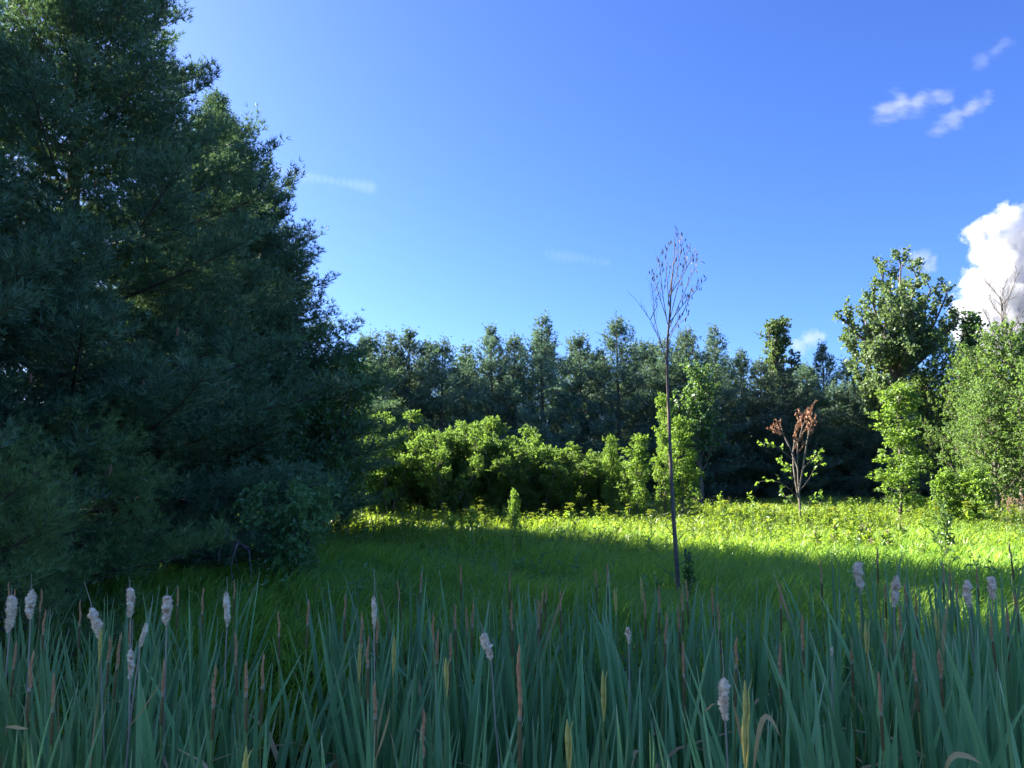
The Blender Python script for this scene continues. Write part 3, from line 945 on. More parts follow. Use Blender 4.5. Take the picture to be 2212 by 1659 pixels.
def dead_sapling():
    d = 11.4
    b = at(1467, 1285, d)
    o = np.array([b.x, d, b.z])
    root = thing('dead_sapling', 'tall slender dead sapling with bare forked twigs in the middle of the meadow', 'sapling', b)
    rng = np.random.default_rng(91)
    tr = path([(1467, 1340), (1466, 1285), (1461, 1200), (1453, 1090), (1449, 1000), (1444, 880), (1441, 790), (1442, 730), (1447, 680), (1450, 620), (1456, 560), (1458, 500)], d, o, 20)
    g = Geo()
    rad = np.interp(np.linspace(0, 1, 20), [0, 0.1, 0.35, 0.65, 0.8, 1], [0.039, 0.034, 0.027, 0.017, 0.010, 0.004])
    tubes(g, tr[None], rad[None], 9)
    g.obj('trunk', M['bark_dead'], root, True)
    br = [([(1443, 715), (1470, 650), (1492, 600), (1506, 570)], .3), ([(1444, 700), (1478, 655), (1500, 632), (1511, 618)], -.2), ([(1447, 690), (1464, 620), (1482, 560), (1488, 528)], .2),
          ([(1442, 700), (1432, 640), (1427, 590), (1424, 560)], -.3), ([(1441, 690), (1424, 640), (1415, 610), (1410, 590)], .2), ([(1447, 670), (1440, 600), (1438, 560), (1441, 530)], .3),
          ([(1449, 640), (1462, 590), (1470, 545), (1474, 520)], -.2), ([(1442, 730), (1466, 690), (1484, 660), (1490, 640)], -.4), ([(1441, 745), (1455, 712), (1466, 700), (1478, 690)], .3),
          ([(1443, 660), (1452, 590), (1463, 540), (1466, 508)], .1), ([(1442, 790), (1428, 742), (1405, 690), (1374, 648)], -.3), ([(1428, 742), (1414, 690), (1412, 650), (1408, 620)], .2),
          ([(1405, 690), (1420, 660), (1418, 640)], 0), ([(1452, 1125), (1425, 1108), (1408, 1092), (1396, 1085)], .3), ([(1453, 1118), (1478, 1105), (1498, 1090), (1514, 1078)], -.3),
          ([(1456, 1160), (1436, 1130), (1420, 1115)], .4), ([(1458, 1175), (1480, 1150), (1490, 1146)], -.3), ([(1460, 1225), (1490, 1205), (1510, 1200)], .2), ([(1463, 1250), (1440, 1235), (1425, 1222)], .3),
          ([(1446, 640), (1478, 590), (1494, 555), (1500, 560)], -.3)]
    dl = Geo()
    rng2 = np.random.default_rng(92)
    for i, (pts, dd) in enumerate(br):
        q = path(pts, d, o, 9, dd)
        g = Geo()
        tubes(g, q[None], np.linspace(0.0070, 0.0025, 9)[None], 5)
        if i < 12 or i == 19:
            tw, _, _ = grow(q[None], 8, 0.25, 1.0, 0.5, 0.24, rng, 0.45, 0.1, 4, 0.3)
            tubes(g, tw, np.tile(np.linspace(0.0030, 0.0016, 4), (len(tw), 1)), 3)
            if i < 10 or i == 19:
                P, D, s, idx = on_curves(tw, 2, 0.45, rng2)
                leaves(dl, P, np.tile([0, 0, -1.0], (len(P), 1)), 0.07, rng2, 0.26, 0.8, None, 0.1)
        else:
            tw, _, _ = grow(q[None], 4, 0.3, 1.0, 0.6, 0.16, rng, 0.2, 0.1, 4, 0.3)
            tubes(g, tw, np.tile(np.linspace(0.003, 0.002, 4), (len(tw), 1)), 3)
        g.obj('branch', M['bark_dead'], root)
    tag(dl.obj('dead_leaves', M['deadleaf'], root), kind='stuff')


dead_sapling()


def red_sapling():
    d = 22.0
    b = at(1730, 1125, d)
    o = np.array([b.x, d, float(gz(b.x, d))])
    root = thing('dying_sapling', 'dying sapling with withered red-brown top leaves and a few green sprays', 'sapling', o)
    rng = np.random.default_rng(95)
    wood = Geo()
    stems = [[(1730, 1135), (1726, 1060), (1722, 1000), (1724, 950), (1738, 910), (1748, 885)],
             [(1728, 1090), (1716, 1030), (1712, 985), (1718, 940), (1724, 912), (1728, 900)],
             [(1726, 1060), (1736, 1000), (1742, 960), (1748, 930), (1752, 912), (1754, 905)],
             [(1723, 1010), (1708, 970), (1696, 945), (1688, 936), (1682, 932), (1678, 930)]]
    SP = np.array([path(p, d, o, 8, dd) for p, dd in zip(stems, (0, .5, -.4, .3))])
    tubes(wood, SP, np.tile(np.linspace(0.030, 0.006, 8), (4, 1)), 6)
    tw, _, _ = grow(SP, 9, 0.45, 1.0, 0.5, 0.45, rng, 0.3, 0.1, 4, 0.3)
    tubes(wood, tw, np.tile(np.linspace(0.008, 0.003, 4), (len(tw), 1)), 3)
    red = Geo()
    tw2 = tw[tw[:, -1, 2] > at(1725, 962, d).z - o[2]]
    P, D, s, i = on_curves(tw2, 26, 0.1, rng)
    leaves(red, P, D * 0.4 + [0, 0, -0.6], 0.075, rng, 0.5, 0.5)
    sprays = [[(1724, 1075), (1700, 1050), (1675, 1038), (1640, 1040)], [(1722, 1040), (1700, 1015), (1690, 1000), (1682, 992)], [(1720, 1000), (1690, 972), (1668, 962), (1645, 956)],
              [(1727, 1060), (1745, 1040), (1760, 1010), (1776, 996)], [(1727, 1020), (1744, 1002), (1756, 990), (1765, 985)], [(1729, 1090), (1745, 1085), (1760, 1078), (1772, 1068)],
              [(1728, 1100), (1712, 1086), (1700, 1075), (1690, 1066)], [(1725, 1050), (1712, 1030), (1704, 1018), (1700, 1008)]]
    SQ = np.array([path(p, d, o, 6, dd) for p, dd in zip(sprays, (.4, -.5, .3, .4, -.6, .2, .5, -.4))])
    tubes(wood, SQ, np.tile(np.linspace(0.010, 0.004, 6), (len(SQ), 1)), 4)
    tw3, _, _ = grow(SQ, 6, 0.3, 1.0, 0.6, 0.22, rng, 0.1, 0.0, 3, 0.3)
    green = Geo()
    P, D, s, i = on_curves(tw3, 6, 0.2, rng)
    leaves(green, P, D, 0.11, rng, 0.6, 0.4)
    wood.obj('trunk', M['bark_grey'], root, True)
    tag(red.obj('withered_leaves', M['redleaf'], root), 'withered red-brown leaves on the dying top')
    tag(green.obj('crown', M['young'], root), 'green leaf sprays on the living lower twigs')


red_sapling()


def fallen_branch():
    d = 11.6
    rng = np.random.default_rng(97)
    o = np.array(at(505, 1240, d))
    o[2] = float(gz(o[0], d))
    root = thing('fallen_branch', 'grey dead branch leaning out from under the left pines', 'branch', o)
    g = Geo()
    q = path([(538, 1188), (512, 1172), (490, 1150), (470, 1140)], d, o, 7, 0.8)
    tubes(g, q[None], np.linspace(0.035, 0.012, 7)[None], 7)
    g.obj('limb', M['bark_grey'], root, True)
    g = Geo()
    for pts in ([(515, 1175), (500, 1205), (485, 1225)], [(500, 1160), (508, 1195), (512, 1235)], [(490, 1150), (475, 1190), (470, 1215)], [(505, 1165), (525, 1155), (545, 1150)],
                [(538, 1188), (540, 1215), (545, 1260)], [(512, 1172), (498, 1225), (505, 1262)]):
        q = path(pts, d, o, 6, rng.normal(0, 0.3))
        tubes(g, q[None], np.linspace(0.012, 0.005, 6)[None], 4)
    g.obj('twigs', M['bark_grey'], root)


fallen_branch()


# ------------------------------------------------------------------ meadow
def field(x, y, f, ph):
    return np.sin(x * f + ph) * np.cos(y * f * 0.8 + ph * 1.7) + 0.6 * np.sin(x * f * 2.1 + y * f * 1.7 + ph)


def blades(geo, X, Y, h, w, rng, lean=0.25):
    n = len(X)
    Z = gz(X, Y) - 0.02
    ph = field(X, Y, 0.9, 0.3) * 1.2 + rng.normal(0, 1.1, n)
    lx = np.cos(ph)
    ly = np.sin(ph)
    ln = lean * h * (0.4 + 1.1 * rng.random(n))
    sa = rng.random(n) * PI
    sx, sy = np.cos(sa) * w / 2, np.sin(sa) * w / 2
    b = np.stack([X, Y, Z], -1)
    m1 = b + np.stack([lx * ln * 0.25, ly * ln * 0.25, h * 0.5], -1)
    m2 = b + np.stack([lx * ln * 0.7, ly * ln * 0.7, h * 0.85], -1)
    t = b + np.stack([lx * ln * 1.4, ly * ln * 1.4, h * 0.98], -1)
    sd = np.stack([sx, sy, np.zeros(n)], -1)
    V = np.stack([b - sd * 0.7, b + sd * 0.7, m1 - sd, m1 + sd, m2 - sd * 0.7, m2 + sd * 0.7, t], 1)
    k = (np.arange(n) * 7)[:, None]
    T = np.concatenate([k + np.array([q]) for q in ([0, 1, 3], [0, 3, 2], [2, 3, 5], [2, 5, 4], [4, 5, 6])])
    geo.add(V.reshape(-1, 3), T, np.repeat(rng.random(n), 7), np.tile([0, 0, .45, .45, .8, .8, 1.0], n))


def scatter(n, y0, y1, rng, marg=1.12, power=1.0):
    """Points within the wedge in view, denser towards y0 for power > 1."""
    Y = y0 + (y1 - y0) * rng.random(n) ** power
    X = (rng.random(n) * 2 - 1) * 0.6657 * Y * marg
    return X, Y


def meadow():
    rng = np.random.default_rng(101)
    g = Geo()
    X, Y = scatter(62000, 7.2, 20.0, rng, 1.1)
    keep = field(X, Y, 2.3, 2.0) + rng.normal(0, 0.8, len(X)) > -1.4
    X, Y = X[keep], Y[keep]
    h = 0.50 + 0.18 * field(X, Y, 0.7, 1.0) * 0.5 + 0.22 * rng.random(len(X))
    h = (h + 0.10 * field(X, Y, 2.1, 0.2)) * (0.7 + 0.3 * smooth(7, 11, Y))
    h = np.maximum(h, 0.2)
    blades(g, X, Y, h, 0.009 + 0.007 * rng.random(len(X)) + 0.0003 * Y, rng, 0.55)
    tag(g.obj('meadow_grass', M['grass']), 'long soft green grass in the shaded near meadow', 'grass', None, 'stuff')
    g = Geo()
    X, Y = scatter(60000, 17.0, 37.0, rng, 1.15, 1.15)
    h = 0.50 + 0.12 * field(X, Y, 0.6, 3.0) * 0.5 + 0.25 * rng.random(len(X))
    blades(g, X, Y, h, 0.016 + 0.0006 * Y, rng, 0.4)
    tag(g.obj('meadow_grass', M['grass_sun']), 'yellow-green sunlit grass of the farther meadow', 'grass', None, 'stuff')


def weeds():
    rng = np.random.default_rng(103)
    st, lf, fl = Geo(), Geo(), Geo()
    n = 5200
    X, Y = scatter(n, 15.5, 30.0, rng, 1.1, 1.1)
    keep = (rng.random(n) < 0.45 + 0.55 * smooth(17, 20, Y)) & (field(X, Y, 0.8, 4.0) + rng.normal(0, 0.7, n) > -0.7)
    X, Y = X[keep], Y[keep]
    n = len(X)
    H = 0.55 + 0.40 * rng.random(n) ** 1.5 + 0.10 * field(X, Y, 0.5, 0.7)
    Z = gz(X, Y)
    tau = np.linspace(0, 1, 4)
    P = np.zeros((n, 4, 3))
    lx, ly = rng.normal(0, 0.08, n), rng.normal(0, 0.08, n)
    for i, t in enumerate(tau):
        P[:, i, 0] = X + lx * t ** 1.5
        P[:, i, 1] = Y + ly * t ** 1.5
        P[:, i, 2] = Z + H * t
    tubes(st, P, np.tile([0.006, 0.005, 0.004, 0.003], (n, 1)), 3)
    Pp, D, s, i = on_curves(P, 22, 0.25, rng)
    r = rng.normal(0, 1, (len(Pp), 3))
    r[:, 2] *= 0.3
    leaves(lf, Pp, nrm(r) + [0, 0, 0.5], 0.085, rng, 0.30, 0.0)
    tag(lf.obj('meadow_weeds', M['weed']), 'tall leafy weeds of the sunlit meadow strip', 'weeds', None, 'stuff')
    tag(st.obj('weed_stems', M['weed_dark']), 'thin green stems of the meadow weeds', 'weeds', None, 'stuff')


def shade_weeds():
    rng = np.random.default_rng(107)
    dry, st, lf = Geo(), Geo(), Geo()
    for n, y0, y1, h0, h1, g_, r0 in ((500, 8.5, 20.0, 0.6, 1.05, dry, 0.004), (650, 10.0, 19.5, 0.35, 0.8, st, 0.005)):
        X, Y = scatter(n, y0, y1, rng, 1.08)
        keep = field(X, Y, 0.7, 5.0) + rng.normal(0, 0.6, n) > 0.0
        X, Y = X[keep], Y[keep]
        n = len(X)
        H = h0 + (h1 - h0) * rng.random(n)
        Z = gz(X, Y)
        lx, ly = rng.normal(0, 0.16, n), rng.normal(0, 0.16, n)
        t = np.linspace(0, 1, 4)[None]
        P = np.stack([X[:, None] + lx[:, None] * t ** 1.7, Y[:, None] + ly[:, None] * t ** 1.7, Z[:, None] + H[:, None] * t], -1)
        tubes(g_, P, np.tile(np.array([1, .8, .6, .4]) * r0, (n, 1)), 3)
        if g_ is st:
            Pp, D, s, i = on_curves(P, 16, 0.3, rng)
            r = rng.normal(0, 1, (len(Pp), 3))
            r[:, 2] *= 0.3
            leaves(lf, Pp, nrm(r) + [0, 0, 0.3], 0.10, rng, 0.36, 0.0)
    tag(dry.obj('dry_stems', M['straw']), 'thin dry straw stems standing in the shaded grass', 'dry stems', None, 'stuff')
    tag(st.obj('weed_stems', M['weed_dark']), 'stems of low weeds in the shaded grass', 'weeds', None, 'stuff')
    tag(lf.obj('meadow_weeds', M['oak']), 'low leafy weeds among the shaded grass', 'weeds', None, 'stuff')


meadow()
weeds()
shade_weeds()


def umbel_plant(rng, H):
    st, lf, heads = Geo(), Geo(), []
    P = np.stack([np.cumsum(rng.normal(0, 0.012, 6)), np.cumsum(rng.normal(0, 0.012, 6)), np.linspace(0, H, 6)], -1)[None]
    tubes(st, P, np.linspace(0.008, 0.004, 6)[None], 5)
    Q, s, i = grow(P, 5, 0.55, 0.95, 0.55, 0.28, rng, 0.9, 0.15, 4, 0.4)
    tubes(st, Q, np.tile(np.linspace(0.005, 0.003, 4), (len(Q), 1)), 4)
    for tip in [P[0, -1]] + [q[-1] for q in Q]:
        h = Geo()
        r = 0.055 + 0.04 * rng.random()
        n = 14
        a = rng.random(n) * 6.28
        rr = r * np.sqrt(rng.random(n))
        c_ = tip + np.stack([np.cos(a) * rr, np.sin(a) * rr, 0.055 + 0.012 * rng.random(n)], -1)
        tubes(h, np.stack([np.repeat(tip[None], n, 0), c_], 1), np.tile([0.002, 0.0015], (n, 1)), 3)
        for k in range(3):
            leaves(h, c_ - [0, 0, 0.004], np.stack([np.cos(a + k * 2.1), np.sin(a + k * 2.1), np.zeros(n)], -1), 0.032, rng, 0.9, 0.0, None, 2.0)
        heads.append(h)
    Pp, D, s, i = on_curves(P, 26, 0.12, rng)
    r = rng.normal(0, 1, (len(Pp), 3))
    r[:, 2] *= 0.25
    leaves(lf, Pp, nrm(r) + [0, 0, 0.3], 0.15, rng, 0.45, 0.0)
    return st, lf, heads


MEADOW_MARKS = [(740, 'the dark-sided bush'), (866, 'the tallest hedge bush'), (998, 'the grey-green pointed bush'), (1122, 'the two-topped hedge bush'), (1242, 'the low hedge end'),
                (1375, 'the drooping young tree'), (1460, 'the dead grey sapling'), (1590, 'the round light green tree'), (1725, 'the dying red-leaved sapling'), (1936, 'the lone yellow-green tree'),
                (2042, 'the small round bush'), (2112, 'the small cone-shaped bush'), (2192, 'the dry plumes')]


def place_labels(us, noun, marks):
    near_ = {}
    for i_, u_ in enumerate(us):
        m_ = min(marks, key=lambda q: abs(q[0] - u_))
        near_.setdefault((m_, 'left' if u_ < m_[0] else 'right'), []).append((abs(u_ - m_[0]), i_))
    out_ = {}
    words = ['first', 'second', 'third', 'fourth', 'fifth', 'sixth', 'seventh', 'eighth']
    for (m_, side), lst in near_.items():
        for k_, (_, i_) in enumerate(sorted(lst)):
            out_[i_] = ('%s %s to the %s of %s' % (words[k_], noun, side, m_[1])) if len(lst) > 1 else '%s just to the %s of %s' % (noun, side, m_[1])
    return out_


UM = []
for sd, H in ((111, 1.05), (112, 0.95), (113, 1.15)):
    rng = np.random.default_rng(sd)
    st, lf, heads = umbel_plant(rng, H)
    UM.append((st.mesh('stem', M['weed_dark']), lf.mesh('leaves', M['weed']), [h.mesh('flower_head', M['umbel']) for h in heads], H))
UMBELS = [(u_, 1076 + (i_ * 37) % 26, 19.5 + (i_ * 53 % 40) / 10.0) for i_, u_ in enumerate(
    [872, 905, 940, 962, 1008, 1040, 1062, 1150, 1176, 1204, 1232, 1262, 1288, 1306, 1330, 1356, 1404, 1500, 1535, 1562, 1590, 1622, 1655, 1690, 1760, 1800, 1838, 1880, 1990, 2020, 2065, 2090, 2140, 2165, 2190])]
umbel_label = place_labels([q[0] for q in UMBELS], 'tall yellow-flowered umbel plant', MEADOW_MARKS)
for i, (u, v, d) in enumerate(UMBELS):
    p = at(u, v + 12, d)
    z0 = float(gz(p.x, d))
    ms, ml, mh, H = UM[i % 3]
    s = max(0.6, (p.z - z0) / (H + 0.06))
    r = thing('umbel_plant', umbel_label[i], 'wildflower', (p.x, d, z0), i * 1.9, 'yellow umbel plants in the meadow', (s, s, s))
    link('stem', ms, r)
    tag(link('leaves', ml, r), kind='stuff')
    for m_ in mh:
        link('flower_head', m_, r)


def leafy_weed(name, label, u, v, d, mat_leaf, flower=None, dens=60, leaf=0.12, seed=0, cat='weed', group=None, asp=0.35, branches=6):
    rng = np.random.default_rng(seed)
    p = at(u, v, d)
    z0 = float(gz(p.x, d))
    H = p.z - z0
    r = thing(name, label, cat, (p.x, d, z0), 0, group)
    st, lf = Geo(), Geo()
    P = np.stack([np.cumsum(rng.normal(0, 0.01, 6)), np.cumsum(rng.normal(0, 0.01, 6)), np.linspace(0, H, 6)], -1)[None]
    tubes(st, P, np.linspace(0.012, 0.004, 6)[None], 5)
    Q, s, i = grow(P, branches, 0.25, 0.9, 0.8, 0.28 * H, rng, 0.4, 0.15, 4, 0.6)
    tubes(st, Q, np.tile(np.linspace(0.006, 0.003, 4), (len(Q), 1)), 4)
    Pp, D, s, i = on_curves(P, dens, 0.15, rng)
    rr = rng.normal(0, 1, (len(Pp), 3))
    rr[:, 2] *= 0.3
    leaves(lf, Pp, nrm(rr) + [0, 0, 0.3], leaf, rng, asp, 0.0)
    Pp, D, s, i = on_curves(Q, max(4, dens // 6), 0.15, rng)
    leaves(lf, Pp, D + rng.normal(0, 0.6, Pp.shape), leaf, rng, asp, 0.0)
    st.obj('stem', M['weed_dark'], r)
    tag(lf.obj('leaves', mat_leaf, r), kind='stuff')
    if flower:
        for tip in [P[0, -1]] + [q[-1] for q in Q[:4]]:
            g = Geo()
            c_ = tip + rng.normal(0, 0.03, (26, 3))
            leaves(g, c_, rng.normal(0, 1, (26, 3)), 0.035, rng, 0.8, 0.0)
            g.obj('flower_head', flower, r)


leafy_weed('dark_weed', 'dark green branching weed standing alone at the right of the meadow', 2040, 1085, 14.2, M['weed_dark'], None, 70, 0.12, 121, branches=10)
leafy_weed('dark_weed', 'dark weedy seedling at the foot of the dead sapling', 1490, 1195, 11.3, M['weed_dark'], None, 50, 0.09, 122, branches=10)
MILK = ['leftmost', 'second from left', 'third from left', 'fourth from left', 'fifth from left', 'sixth from left', 'rightmost']
milk_u = sorted([1800, 1835, 1862, 1880, 1760, 1948, 1915])
for i, (u, v, d) in enumerate([(1800, 1140, 17.5), (1835, 1132, 18.0), (1862, 1138, 17.2), (1880, 1146, 17.0), (1760, 1150, 17.0), (1948, 1142, 17.6), (1915, 1150, 16.8)]):
    leafy_weed('milkweed_plant', '%s of the dusty pink milkweeds in the sunlit meadow' % MILK[milk_u.index(u)], u, v, d, M['weed'], M['pink'], 36, 0.14, 130 + i, 'wildflower', 'milkweeds at the right of the meadow', 0.45)
for i, (u, v, d, lab) in enumerate([(1555, 1062, 20.0, 'leafy weed with upright top right of the dead sapling'), (1625, 1068, 20.5, 'bushy bright weed left of the dying red-leaved sapling'),
                                    (1842, 1075, 21.0, 'small bright weed left of the lone yellow-green tree'), (975, 1110, 18.5, 'slim dark-stemmed weed at the shadow edge below the hedge'),
                                    (1020, 1098, 18.8, 'leafy weed under the pointed grey-green bush')]):
    leafy_weed('leafy_weed', lab, u, v, d, M['weed'], None, 50, 0.13, 140 + i)


SLIM = [(1242, 1108, 18.4), (1302, 1112, 18.0), (1346, 1104, 18.2), (1404, 1110, 17.4), (1560, 1112, 17.2), (1622, 1108, 17.0), (1662, 1116, 16.6), (1708, 1106, 16.8), (1762, 1118, 16.2), (1852, 1112, 16.4), (1992, 1120, 15.6)]
slim_label = place_labels([q[0] for q in SLIM], 'slim dark-stemmed weed', MEADOW_MARKS)
for i, (u, v, d) in enumerate(SLIM):
    leafy_weed('slim_weed', slim_label[i], u, v, d, M['weed'] if i % 3 else M['weed_dark'], None, 34, 0.085, 160 + i, 'weed', 'slim weeds at the shadow edge', 0.28, 4)


def plume_clump():
    rng = np.random.default_rng(151)
    d = 21.0
    p = at(2192, 1072, d)
    z0 = float(gz(p.x, d))
    r = thing('plume_grass', 'clump of dry tan grass plumes at the right edge of the meadow', 'grass clump', (p.x, d, z0))
    H = p.z - z0
    for i in range(16):
        x, y = rng.normal(0, 0.32), rng.normal(0, 0.25)
        hh = H * (0.85 + 0.2 * rng.random())
        lx = rng.normal(0, 0.1)
        P = np.stack([x + lx * np.linspace(0, 1, 5) ** 2, np.full(5, y), np.linspace(0, hh, 5)], -1)[None]
        g = Geo()
        tubes(g, P, np.linspace(0.005, 0.003, 5)[None], 3)
        o = g.obj('stalk', M['straw'], r)
        g = Geo()
        t = rng.random(26)
        c_ = P[0, -1] + np.stack([rng.normal(0, 0.008, 26), rng.normal(0, 0.008, 26), -0.22 * t], -1)
        leaves(g, c_, np.tile([0, 0, 1.0], (26, 1)) + rng.normal(0, 0.3, (26, 3)), 0.05, rng, 0.4, 0.0)
        g.obj('plume', M['plume'], o)


plume_clump()


# ------------------------------------------------------------------ cattails
BED = -0.95
rngc = np.random.default_rng(201)


def leaf_arrays(rng, L, w, lean, curve, segs=8, tip_bend=0.0, twist=0.3, lat=0.0, latc=0.0):
    """Strap leaf with a shallow V section, rising along Z and leaning to +X."""
    t = np.linspace(0, 1, segs + 1)
    x = lean * L * t + curve * L * t ** 3
    z = L * t - 0.35 * (lean + curve) ** 2 * L * t ** 2
    if tip_bend:
        k = np.clip((t - 0.62) / 0.38, 0, 1)
        x = x + tip_bend * L * 0.38 * k ** 1.3
        z = z - L * 0.34 * np.minimum(tip_bend, 1.4) * 0.75 * k ** 1.6
    y = lat * L * t + latc * L * t ** 2.2
    z = z - 0.4 * (lat + latc) ** 2 * L * t ** 2
    wd = w * np.clip(1 - np.clip((t - 0.64) / 0.36, 0, 1) ** 2.0, 0.02, 1) * (0.75 + 0.25 * np.clip(t / 0.2, 0, 1))
    a = twist * t + rng.normal(0, 0.2)
    sx, sy = -np.sin(a) * wd / 2, np.cos(a) * wd / 2
    nx_, ny_ = np.cos(a) * wd * 0.16, np.sin(a) * wd * 0.16
    if tip_bend:
        y = y + np.sign(lat + 1e-9) * tip_bend * L * 0.16 * np.clip((t - 0.62) / 0.38, 0, 1) ** 1.3
    c_ = np.stack([x, y, z], -1)
    side = np.stack([sx, sy, -sy * (lat + 2 * latc * t)], -1)
    nn = np.stack([nx_, ny_, np.zeros_like(x)], -1)
    V = np.stack([c_ - side + nn, c_ - nn, c_ + side + nn], 1).reshape(-1, 3)
    T = []
    for i in range(segs):
        for j in range(2):
            p = i * 3 + j
            T += [[p, p + 1, p + 4], [p, p + 4, p + 3]]
    return V, np.array(T), np.repeat(t, 3)


LEAF = []
leaf_raw = []
for i in range(30):
    bend = 0.0
    if i >= 27:
        bend = 0.9 + 0.3 * (i - 27)
    L = 1.0
    raw = leaf_arrays(rngc, L, 0.0172 * (0.7 + 0.5 * rngc.random()), rngc.normal(0.04, 0.04), rngc.normal(0.03, 0.05), 8, bend, rngc.normal(0, 0.45), rngc.normal(0, 0.070), rngc.normal(0, 0.06))
    leaf_raw.append(raw)
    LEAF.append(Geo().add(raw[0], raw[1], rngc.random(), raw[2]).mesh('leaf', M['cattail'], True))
TAN_LEAF = [Geo().add(r_[0], r_[1], 0.5, r_[2]).mesh('leaf', M['tan'], True) for r_ in leaf_raw[26:30]]


def add_leaves(root, n, h, rng, scale_w=1.0):
    ph = PI / 2 + rng.normal(0, 0.45)
    for j in range(n):
        k = int(rng.integers(0, 26)) if rng.random() > 0.11 else int(rng.integers(26, 30))
        L = h * (0.70 + 0.35 * rng.random() ** 0.7)
        wf = h * (0.95 + 0.2 * rng.random()) * scale_w
        tan_ = k >= 26 and rng.random() < 0.55
        link('leaf', TAN_LEAF[k - 26] if tan_ else LEAF[k], root, (rng.normal(0, 0.012), rng.normal(0, 0.012), 0.0),
             (rng.normal(0, 0.05), rng.normal(0, 0.05), ph + (j % 2) * PI + rng.normal(0, 0.35)), (L, wf, L))


def lathe_spike(rng, prof, bump, sides=10, rings=None):
    """prof: list of (z, r). Rough surface by small random offsets."""
    z = np.array([p[0] for p in prof])
    r = np.array([p[1] for p in prof])
    a = np.arange(sides) * 2 * PI / sides
    R = r[:, None] * (1 + rng.normal(0, bump, (len(r), sides)))
    V = np.stack([R * np.cos(a), R * np.sin(a), np.broadcast_to(z[:, None], R.shape)], -1).reshape(-1, 3)
    k = len(r)
    i = np.arange(k - 1)[:, None] * sides
    j = np.arange(sides)[None]
    j2 = (j + 1) % sides
    q = np.stack([i + j, i + j2, i + sides + j2, i + sides + j], -1).reshape(-1, 4)
    return V, np.concatenate([q[:, [0, 1, 2]], q[:, [0, 2, 3]]])


# meshes shared by the spikes (top of the spike at z = 0, going down)
MALE, FEMALE, SHEATH, FLUFF = [], [], [], []
for i in range(6):
    rg = np.random.default_rng(300 + i)
    L = 0.16
    z = np.linspace(0, -L, 22)
    r = np.interp(z, [-L, -L * 0.9, -L * 0.5, -0.02, 0], [0.0055, 0.0074, 0.0076, 0.0052, 0.0012]) * (1 + rg.normal(0, 0.13, 22))
    V, T = lathe_spike(rg, list(zip(z, r)), 0.12, 7)
    V[:, 0] += 0.004 * np.sin(V[:, 2] * 45 + i)
    MALE.append(Geo().add(V, T).mesh('male_spike', M['male'], True))
    z = np.linspace(0, -0.17, 10)
    r = np.interp(z, [-0.17, -0.155, -0.08, -0.01, 0], [0.0048, 0.0078, 0.0085, 0.0076, 0.0055])
    V, T = lathe_spike(rg, list(zip(z, r)), 0.03, 8)
    FEMALE.append(Geo().add(V, T).mesh('female_spike', M['female'], True))
    z = np.linspace(0, -0.20, 22)
    r = np.interp(z, [-0.20, -0.15, -0.09, -0.03, 0], [0.0045, 0.0085, 0.0108, 0.0065, 0.001]) * (1 + rg.normal(0, 0.08, 22))
    V, T = lathe_spike(rg, list(zip(z, r)), 0.07, 8)
    SHEATH.append(Geo().add(V, T).mesh('sheathed_spike', M['yellow'], True))
for i in range(6):
    rg = np.random.default_rng(320 + i)
    L, n, sd = 0.20, 36, 20
    z = np.linspace(0, -L, n)
    u_ = np.linspace(0, 1, n)
    r = np.interp(u_, [0, 0.06, 0.25, 0.6, 0.85, 1], [0.004, 0.016, 0.023, 0.021, 0.015, 0.006]) * (1 + 0.12 * np.sin(u_ * 17 + i * 2) + rg.normal(0, 0.05, n))
    a = np.arange(sd) * 2 * PI / sd
    A, Z = np.meshgrid(a, z)
    lump = rg.normal(0, 0.07, A.shape)
    for _ in range(34):
        a0, z0, sg = rg.random() * 2 * PI, -L * rg.random(), rg.choice([-1.0, 1.0, 1.0])
        da = np.abs((A - a0 + PI) % (2 * PI) - PI)
        lump = lump + sg * rg.uniform(0.12, 0.34) * np.exp(-(da / rg.uniform(0.35, 0.9)) ** 2 - ((Z - z0) / rg.uniform(0.006, 0.016)) ** 2)
    lump = np.clip(lump - lump.mean(), -0.5, 0.6)
    Rr = r[:, None] * (1 + lump)
    off = 0.006 * np.sin(u_ * 5 + i)[:, None]
    V = np.stack([Rr * np.cos(A) + off, Rr * np.sin(A), Z + rg.normal(0, 0.002, A.shape)], -1).reshape(-1, 3)
    ii = np.arange(n - 1)[:, None] * sd
    j = np.arange(sd)[None]
    j2 = (j + 1) % sd
    q = np.stack([ii + j, ii + j2, ii + sd + j2, ii + sd + j], -1).reshape(-1, 4)
    T = np.concatenate([q[:, [0, 1, 2]], q[:, [0, 2, 3]]])
    g = Geo().add(V, T, np.clip(0.5 + lump.ravel() * 1.1, 0, 1))
    # loose down standing off the head
    m_ = 420
    pick = rg.integers(0, len(V), m_)
    P0 = V[pick]
    D = P0 * [1, 1, 0]
    D = nrm(D) + rg.normal(0, 0.5, (m_, 3)) + [0, 0, -0.3]
    tufts(g, P0, D, np.full(m_, 0.011), 2, 0.003, rg, 0.1, 0.6, 0.55 + 0.4 * rg.random(m_))
    FLUFF.append(g.mesh('seed_head', M['fluff'], True))

